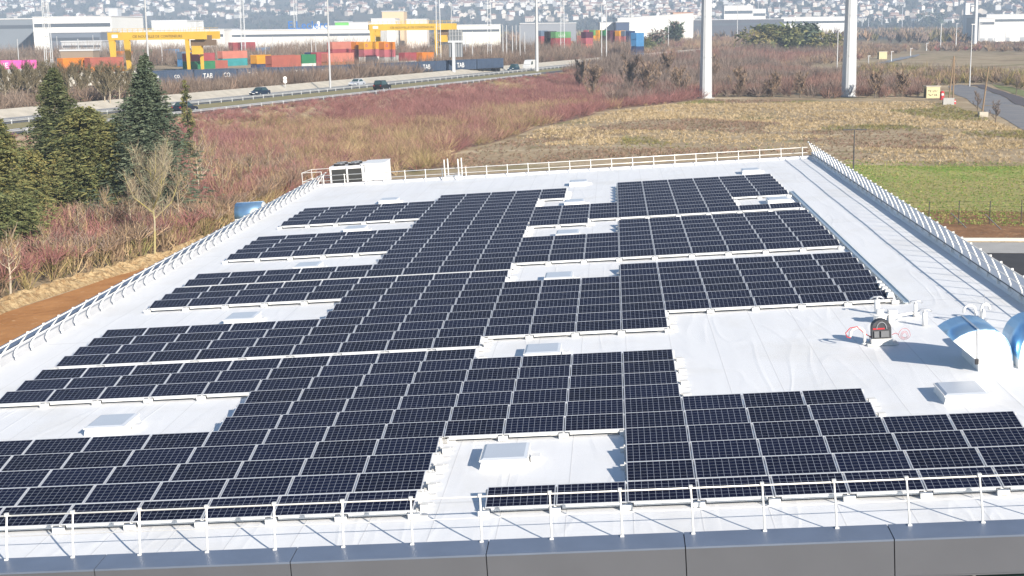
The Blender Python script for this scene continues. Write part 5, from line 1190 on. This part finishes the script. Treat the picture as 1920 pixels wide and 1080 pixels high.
stack(112, 162, 108, 2, ['orange', 'rust'], 'behind the graffiti wagons, left one')
stack(163, 218, 107, 2, ['brick', 'orange'], 'behind the graffiti wagons, right one')
stack(336, 349, 96, 2, ['slate', 'blue'], 'between the blue one and the crane leg', L=6.06)
stack(484, 503, 97, 2, ['blue', 'white'], 'behind the amber one', dd=600, L=6.06)
stack(540, 566, 96, 2, ['white', 'grey'], 'pale behind the brick red one', dd=620)
stack(640, 662, 94, 2, ['grey', 'teal'], 'behind the salmon one right of the white pole', dd=600)
stack(1060, 1088, 76, 3, ['rust', 'orange'], 'small and orange below the lattice mast', L=6.06)
b0 = atd(-10, 110, 450)
container('bright pink shipping container at the left frame edge behind the bare trees', Vector((b0.x, b0.y)), gz1(b0.x, b0.y)+1.5, 12.19, 'pink', [('NE', 2.2, 1.2, 0.4, WL)], ang=0.25)
mb = MB(); mb.box(-1, 13, -1.4, 1.4, 0, 1.49); o = mb.build('loading_platform', M_CONC2, M=T(b0.x, b0.y, gz1(b0.x, b0.y)) @ RZ(0.25)); tag(o, 'low concrete platform under the bright pink container', 'platform')
# ------------------------------------------------------------------ yellow gantry cranes
M_YEL = mat('crane_yellow', (0.68, 0.43, 0.05), 0.5, var=0.12, vscale=0.3)
M_DKL = mat('letter_dark', (0.10, 0.07, 0.03), 0.7)
def crane(lb, px, d, H, span, aa, sep, sc_=1.0):
    b0 = atd(px, 100, d); z = gz1(b0.x, b0.y)
    t = thing('gantry_crane', lb, 'gantry crane', T(b0.x, b0.y, z) @ RZ(aa), 'yellow gantry cranes in the freight yard')
    a0 = -span
    for y in (0, sep):
        mb = MB(); mb.box(a0, 6.5, y-0.6, y+0.6, H-2.4, H); mb.build('main_girder', M_YEL, t)
        mb = MB()
        for i in range(int((span+6)/1.8)): x = a0+i*1.8; mb.tube([(x, y-0.65, H), (x, y-0.65, H+1.1)], 0.05, 4)
        mb.tube([(a0, y-0.65, H+1.1), (6.5, y-0.65, H+1.1)], 0.05, 4); mb.tube([(a0, y-0.65, H+0.6), (6.5, y-0.65, H+0.6)], 0.04, 4); mb.build('walkway_rail', M_YEL, t)
        for x, lean in ((a0+1.2, 1.0), (0.0, 0.7)):
            mb = MB(); w_ = 1.0 if x < -1 else 0.55
            mb.add([(x-w_, y-0.5, H-2.41), (x+w_, y-0.5, H-2.41), (x+w_, y+0.5, H-2.41), (x-w_, y+0.5, H-2.41), (x-w_*0.6+lean*0.3, y-0.5, 0.3), (x+w_*0.5+lean*0.3, y-0.5, 0.3), (x+w_*0.5+lean*0.3, y+0.5, 0.3), (x-w_*0.6+lean*0.3, y+0.5, 0.3)],
                             [(0,3,2,1),(4,5,6,7),(0,1,5,4),(1,2,6,5),(2,3,7,6),(3,0,4,7)]); mb.build('leg', M_YEL, t)
    for x in (a0+0.3, 0.4):
        mb = MB(); mb.box(x-0.9, x+0.9, 0.61, sep-0.61, H-2.1, H-0.1); mb.build('end_beam', M_YEL, t)
        mb = MB(); mb.box(x-0.5, x+0.5, -1.5, sep+1.5, 0.0, 0.29); mb.build('bogie_beam', M_YEL, t)
    mb = MB(); mb.box(-0.9, 0.9, 0.51, sep-0.51, H*0.48, H*0.48+0.5); mb.build('tie_beam', M_YEL, t)
    mb = MB(); mb.box(0.8, 5.8, 0.7, sep-0.7, H-4.4, H-2.6); mb.box(2.2, 4.4, 1.0, sep-1.0, H-2.59, H-1.2); mb.build('trolley', mat('trolley_dark', (0.16, 0.11, 0.07), 0.6), t)
    mb = MB(); mb.box(1.5, 4.2, -0.2, 2.4, H-7.0, H-4.41); mb.build('operator_cab', M_YEL, t)
    mb = MB(); mb.box(a0+1.5, a0+3.6, -0.66, -0.61, H-1.7, H-0.7); mb.build('name_plate', M_WHITE, t)
    txt('CIE NOUVELLE DE CONTENEURS', 1.15, M_DKL, t, a0+span*0.32, -0.63, H-1.75)
    return t
crane('yellow gantry crane nearest the motorway with dark lettering along its beam', 352, 455, 12.2, 27, R(-14), 9.5)
crane('yellow gantry crane behind the orange containers, under a beige block', 818, 560, 14.0, 26, R(-8), 9.0)
# ------------------------------------------------------------------ industrial halls and town
def hall(lb, px0, px1, pyt, dist, depth, wall, name='warehouse', roofc=None, pyb=None, parts=True, slope=0.0, sign=None, cat='warehouse'):
    a, c_ = atd(px0, pyt, dist), atd(px1, pyt, dist); z = min(gz1(a.x, a.y), gz1(c_.x, c_.y))-0.3; w_ = c_.x-a.x; h = a.z-z
    t = thing(name, lb, cat, T(a.x, a.y, z))
    wm = mat('hall_'+'_'.join('%.2f' % v for v in wall), wall, 0.6, var=0.06, vscale=0.05)
    mb = MB(); mb.prism([(0, 0), (w_, 0), (w_, h+slope), (0, h)], 0, depth, 0, 'y'); mb.build('walls', wm, t)
    mb = MB(); mb.prism([(-0.3, h+0.01), (w_+0.3, h+slope+0.01), (w_+0.3, h+slope+0.5), (-0.3, h+0.5)], -0.3, depth+0.3, 0, 'y'); mb.build('roof', mat('hall_roof'+str(roofc), roofc or (0.55, 0.56, 0.58), 0.7), t)
    if parts:
        n = max(2, int(w_/11)); 
        for i in range(min(n, 9)):
            x = w_*(i+0.5)/min(n, 9); mb = MB(); mb.box(x-1.8, x+1.8, -0.05, -0.002, 0.2, min(3.6, h*0.55)); mb.build('loading_door', mat('door_grey', (0.30, 0.32, 0.35), 0.6), t)
        mb = MB(); mb.box(0.5, w_-0.5, -0.04, -0.002, h*0.74, h*0.84); mb.build('window_band', mat('band_glass', (0.10, 0.12, 0.15), 0.3), t)
    if sign: txt(sign[0], sign[1], sign[2], t, w_*sign[3], -0.35, h+0.6, mirror=sign[4] if len(sign) > 4 else False, ext=0.15)
    return t
WHT = (0.78, 0.78, 0.76); DKG = (0.17, 0.20, 0.25); LTG = (0.50, 0.51, 0.53)
hall('dark grey warehouse end at the far left, half built', -30, 62, 37, 830, 60, (0.20, 0.23, 0.27), roofc=(0.7, 0.7, 0.7))
hall('long bright white warehouse behind the widest lattice mast', 61, 208, 33, 800, 70, WHT)
hall('dark blue-grey workshop behind the left end of the first crane', 92, 188, 62, 620, 30, DKG)
hall('light grey low workshop with a dark doorway behind the first crane', 115, 190, 79, 600, 12, LTG)
hall('brown long shed behind the orange graffiti wagons', 113, 174, 96, 500, 8, (0.28, 0.215, 0.16), parts=False)
hall('white box-shaped hall behind the beam of the first crane', 284, 350, 40, 760, 40, WHT, parts=False)
M_SB = mat('sign_blue', (0.03, 0.16, 0.50), 0.5)
hall('long white shop hall with roof letters seen from behind', 255, 420, 58, 720, 40, (0.70, 0.69, 0.67), sign=('E.Leclerc', 5.2, M_LET, 0.78, True), pyb=None)
hall('long pale shop hall with blue roof letters', 420, 712, 58, 740, 45, (0.66, 0.66, 0.65), sign=('E.Leclerc', 5.6, M_SB, 0.41))
hall('white hall below the white cone roof', 585, 690, 50, 790, 30, WHT, parts=False)
hall('bright green and white hall behind the second crane', 628, 654, 42, 850, 20, (0.16, 0.52, 0.13), parts=False)
hall('white low hall between the green hall and the second crane', 654, 690, 43, 850, 20, WHT, parts=False)
hall('white stepped block above the second crane', 696, 740, 36, 880, 40, WHT, parts=False)
hall('beige square block above the second crane', 716, 757, 22, 950, 30, (0.66, 0.50, 0.33), parts=False)
hall('white building with a beige front right of the beige block', 762, 800, 37, 900, 25, (0.72, 0.66, 0.60), parts=False)
hall('white warehouse behind the grey sign gantry', 850, 938, 48, 800, 40, (0.74, 0.75, 0.70))
hall('dark grey long hall behind the green lettered container', 975, 1080, 45, 900, 40, (0.25, 0.27, 0.31), parts=False)
hall('small white hall behind the coloured container wall', 1125, 1157, 43, 950, 25, WHT, parts=False)
hall('dark blue cube hall right of the small white hall', 1155, 1180, 42, 930, 25, (0.06, 0.09, 0.16), parts=False)
hall('long white hall with a sloping cream roof right of the containers', 1158, 1300, 35, 1150, 60, (0.74, 0.75, 0.71), slope=3.2, parts=False)
hall('red-brown roofed block beside the sloping white hall', 1262, 1300, 24, 1350, 25, (0.55, 0.38, 0.28), roofc=(0.42, 0.17, 0.10), parts=False)
hall('long dark glazed hall behind the left steel pole', 1300, 1470, 38, 1250, 40, (0.09, 0.10, 0.13))
hall('pale low hall between the two steel poles', 1465, 1590, 33, 1300, 45, (0.72, 0.72, 0.72))
hall('large bright white warehouse at the far right', 1850, 1960, 28, 1150, 60, WHT)
hall('pale workshop with dark opening left of the far right warehouse', 1836, 1866, 34, 1100, 30, (0.58, 0.58, 0.58))
hall('white slab block of flats behind the left steel pole', 1358, 1412, 11, 1900, 20, (0.74, 0.72, 0.68), parts=True, cat='apartment block', name='apartment_block')
hall('second white slab block of flats further right', 1412, 1436, 17, 2000, 20, (0.72, 0.71, 0.68), parts=True, cat='apartment block', name='apartment_block')
hall('slender white tower block at the far right', 1811, 1819, 6, 1700, 8, (0.74, 0.74, 0.74), parts=False, cat='tower block', name='tower_block')
hall('pair of pale grain silo towers behind the long white warehouse', 203, 220, 16, 1500, 15, (0.60, 0.62, 0.65), parts=False, cat='silo', name='grain_silo')
b0 = atd(597, 54, 800); zc = gz1(b0.x, b0.y); t = thing('cone_roof_pavilion', 'white cone-shaped roof standing beside the blue roof letters', 'pavilion', T(b0.x, b0.y, zc))
mb = MB(); mb.tube([(0, 0, 0), (0, 0, 9.5)], 2.2, 12); mb.build('drum', M_WHITE, t); mb = MB(); mb.tube([(0, 0, 9.51), (0, 0, 12), (0, 0, 16.5)], [2.6, 1.7, 0.7], 14); mb.build('roof', M_WHITE, t)
b0 = atd(1393, 6, 2200); zc = gz1(b0.x, b0.y); t = thing('water_tower', 'white round-topped water tower above the slab block of flats', 'water tower', T(b0.x, b0.y, zc))
mb = MB(); mb.tube([(0, 0, 0), (0, 0, b0.z-zc-2)], 1.4, 10); mb.build('shaft', M_WHITE, t); mb = MB(); mb.tube([(0, 0, b0.z-zc-2), (0, 0, b0.z-zc), (0, 0, b0.z-zc+3), (0, 0, b0.z-zc+5)], [1.5, 3.4, 3.4, 1.5], 12); mb.build('tank', M_WHITE, t)
# --- houses of the town on the far hillside
WALLS = [(0.74, 0.71, 0.65), (0.70, 0.64, 0.56), (0.76, 0.75, 0.73), (0.64, 0.56, 0.48)]
ROOFS = [(0.30, 0.17, 0.12), (0.36, 0.22, 0.17), (0.21, 0.20, 0.21), (0.27, 0.19, 0.16)]
protos = []
for i in range(8):
    L_h, W_h, H_h = random.uniform(10, 18), random.uniform(9, 12), random.uniform(6, 9)
    wm, rm = mat('house_wall%d' % (i % 4), WALLS[i % 4], 0.8), mat('house_roof%d' % (i//2 % 4), ROOFS[i//2 % 4], 0.85)
    mb = MB(); rh = random.uniform(2.2, 3.2)
    mb.box(-L_h/2, L_h/2, -W_h/2, W_h/2, -3, H_h, 0); mb.prism([(-W_h/2, H_h), (W_h/2, H_h), (0, H_h+rh*0.93)], -L_h/2, L_h/2, 0, 'x')
    e_ = 0.6
    for s in (-1, 1):
        mb.add([(-L_h/2-e_, s*(W_h/2+e_), H_h-0.25), (L_h/2+e_, s*(W_h/2+e_), H_h-0.25), (L_h/2+e_, 0, H_h+rh), (-L_h/2-e_, 0, H_h+rh),
                (-L_h/2-e_, s*(W_h/2+e_), H_h), (L_h/2+e_, s*(W_h/2+e_), H_h), (L_h/2+e_, 0, H_h+rh+0.25), (-L_h/2-e_, 0, H_h+rh+0.25)], [(0,3,2,1),(4,5,6,7),(0,1,5,4),(1,2,6,5),(2,3,7,6),(3,0,4,7)], 1)
    mb.box(L_h*0.25, L_h*0.25+0.9, -0.5, 0.5, H_h, H_h+rh+1.2, 0)
    for wx in np.linspace(-L_h*0.35, L_h*0.35, 4):
        for wz in (1.0, 3.8):
            if wz+1.3 < H_h: mb.box(wx-0.55, wx+0.55, -W_h/2-0.04, -W_h/2-0.002, wz, wz+1.3, 2)
    protos.append((mb.mesh('house', [wm, rm, mat('house_window', (0.10, 0.10, 0.11), 0.3)]), i))
pts = []
def houses_in(px0, px1, py0, py1, n, dmin=2450, dmax=4700):
    k = 0; tries = 0
    while k < n and tries < n*60:
        tries += 1
        px = random.uniform(px0, px1); a = math.atan((px-960)/F); d = random.uniform(dmin, dmax); x, y = d*math.sin(a), d*math.cos(a); z = gz1(x, y)
        v = Vector((x, y, z+4))-CP; py = 540-F*v.dot(cu_)/v.dot(cf_)
        if py0 < py < py1 and all((x-q[0])**2+(y-q[1])**2 > 17**2 for q in pts): pts.append((x, y, z, d)); k += 1
houses_in(860, 1300, -6, 38, 330); houses_in(-20, 480, -4, 34, 150); houses_in(480, 860, -4, 26, 90); houses_in(1300, 1940, -6, 40, 260)
pts.sort(key=lambda q: q[3])
HM = []
for i, (x, y, z, d) in enumerate(pts):
    me, pi = random.choice(protos); M = T(x, y, z) @ RZ(random.choice([0, 0.5, -0.5, 1.57, 1.1, -1.0])+random.uniform(-0.2, 0.2))
    if i < 300:
        o = bpy.data.objects.new('house', me); C.objects.link(o); o.matrix_world = M
        tag(o, 'small pale house with pitched roof among trees on the far hillside', 'house', 'houses of the town on the far hillside')
    else: HM.append((M, me))
bm_mod = __import__('bmesh'); bm = bm_mod.new(); allm = []
for M, me in HM:
    n0 = len(bm.faces); bm.from_mesh(me); bm.verts.ensure_lookup_table(); bm.faces.ensure_lookup_table()
    vs = set()
    off = []
    for m_ in me.materials:
        if m_ not in allm: allm.append(m_)
        off.append(allm.index(m_))
    for f in bm.faces[n0:]:
        f.material_index = off[f.material_index]; vs.update(f.verts)
    bm_mod.ops.transform(bm, matrix=M, verts=list(vs))
me = bpy.data.meshes.new('distant_houses'); bm.to_mesh(me); bm.free()
for m_ in allm: me.materials.append(m_)
o = bpy.data.objects.new('distant_houses', me); C.objects.link(o); tag(o, 'farthest pale houses scattered over the hillside town', 'houses', kind='stuff')
# ------------------------------------------------------------------ air
mb = MB(); mb.box(-3600, 3600, -120, 9000, -9.0, 330)
hz = mb.build('haze', []); tag(hz, kind='stuff')
hm = bpy.data.materials.new('haze'); hm.use_nodes = True; n = hm.node_tree.nodes; n.remove(n['Principled BSDF']); pvn = n.new('ShaderNodeVolumePrincipled')
pvn.inputs['Color'].default_value = (0.62, 0.78, 1.0, 1); pvn.inputs['Density'].default_value = 0.00022; pvn.inputs['Anisotropy'].default_value = -0.12
hm.node_tree.links.new(pvn.outputs[0], n['Material Output'].inputs['Volume']); hz.data.materials.clear(); hz.data.materials.append(hm)
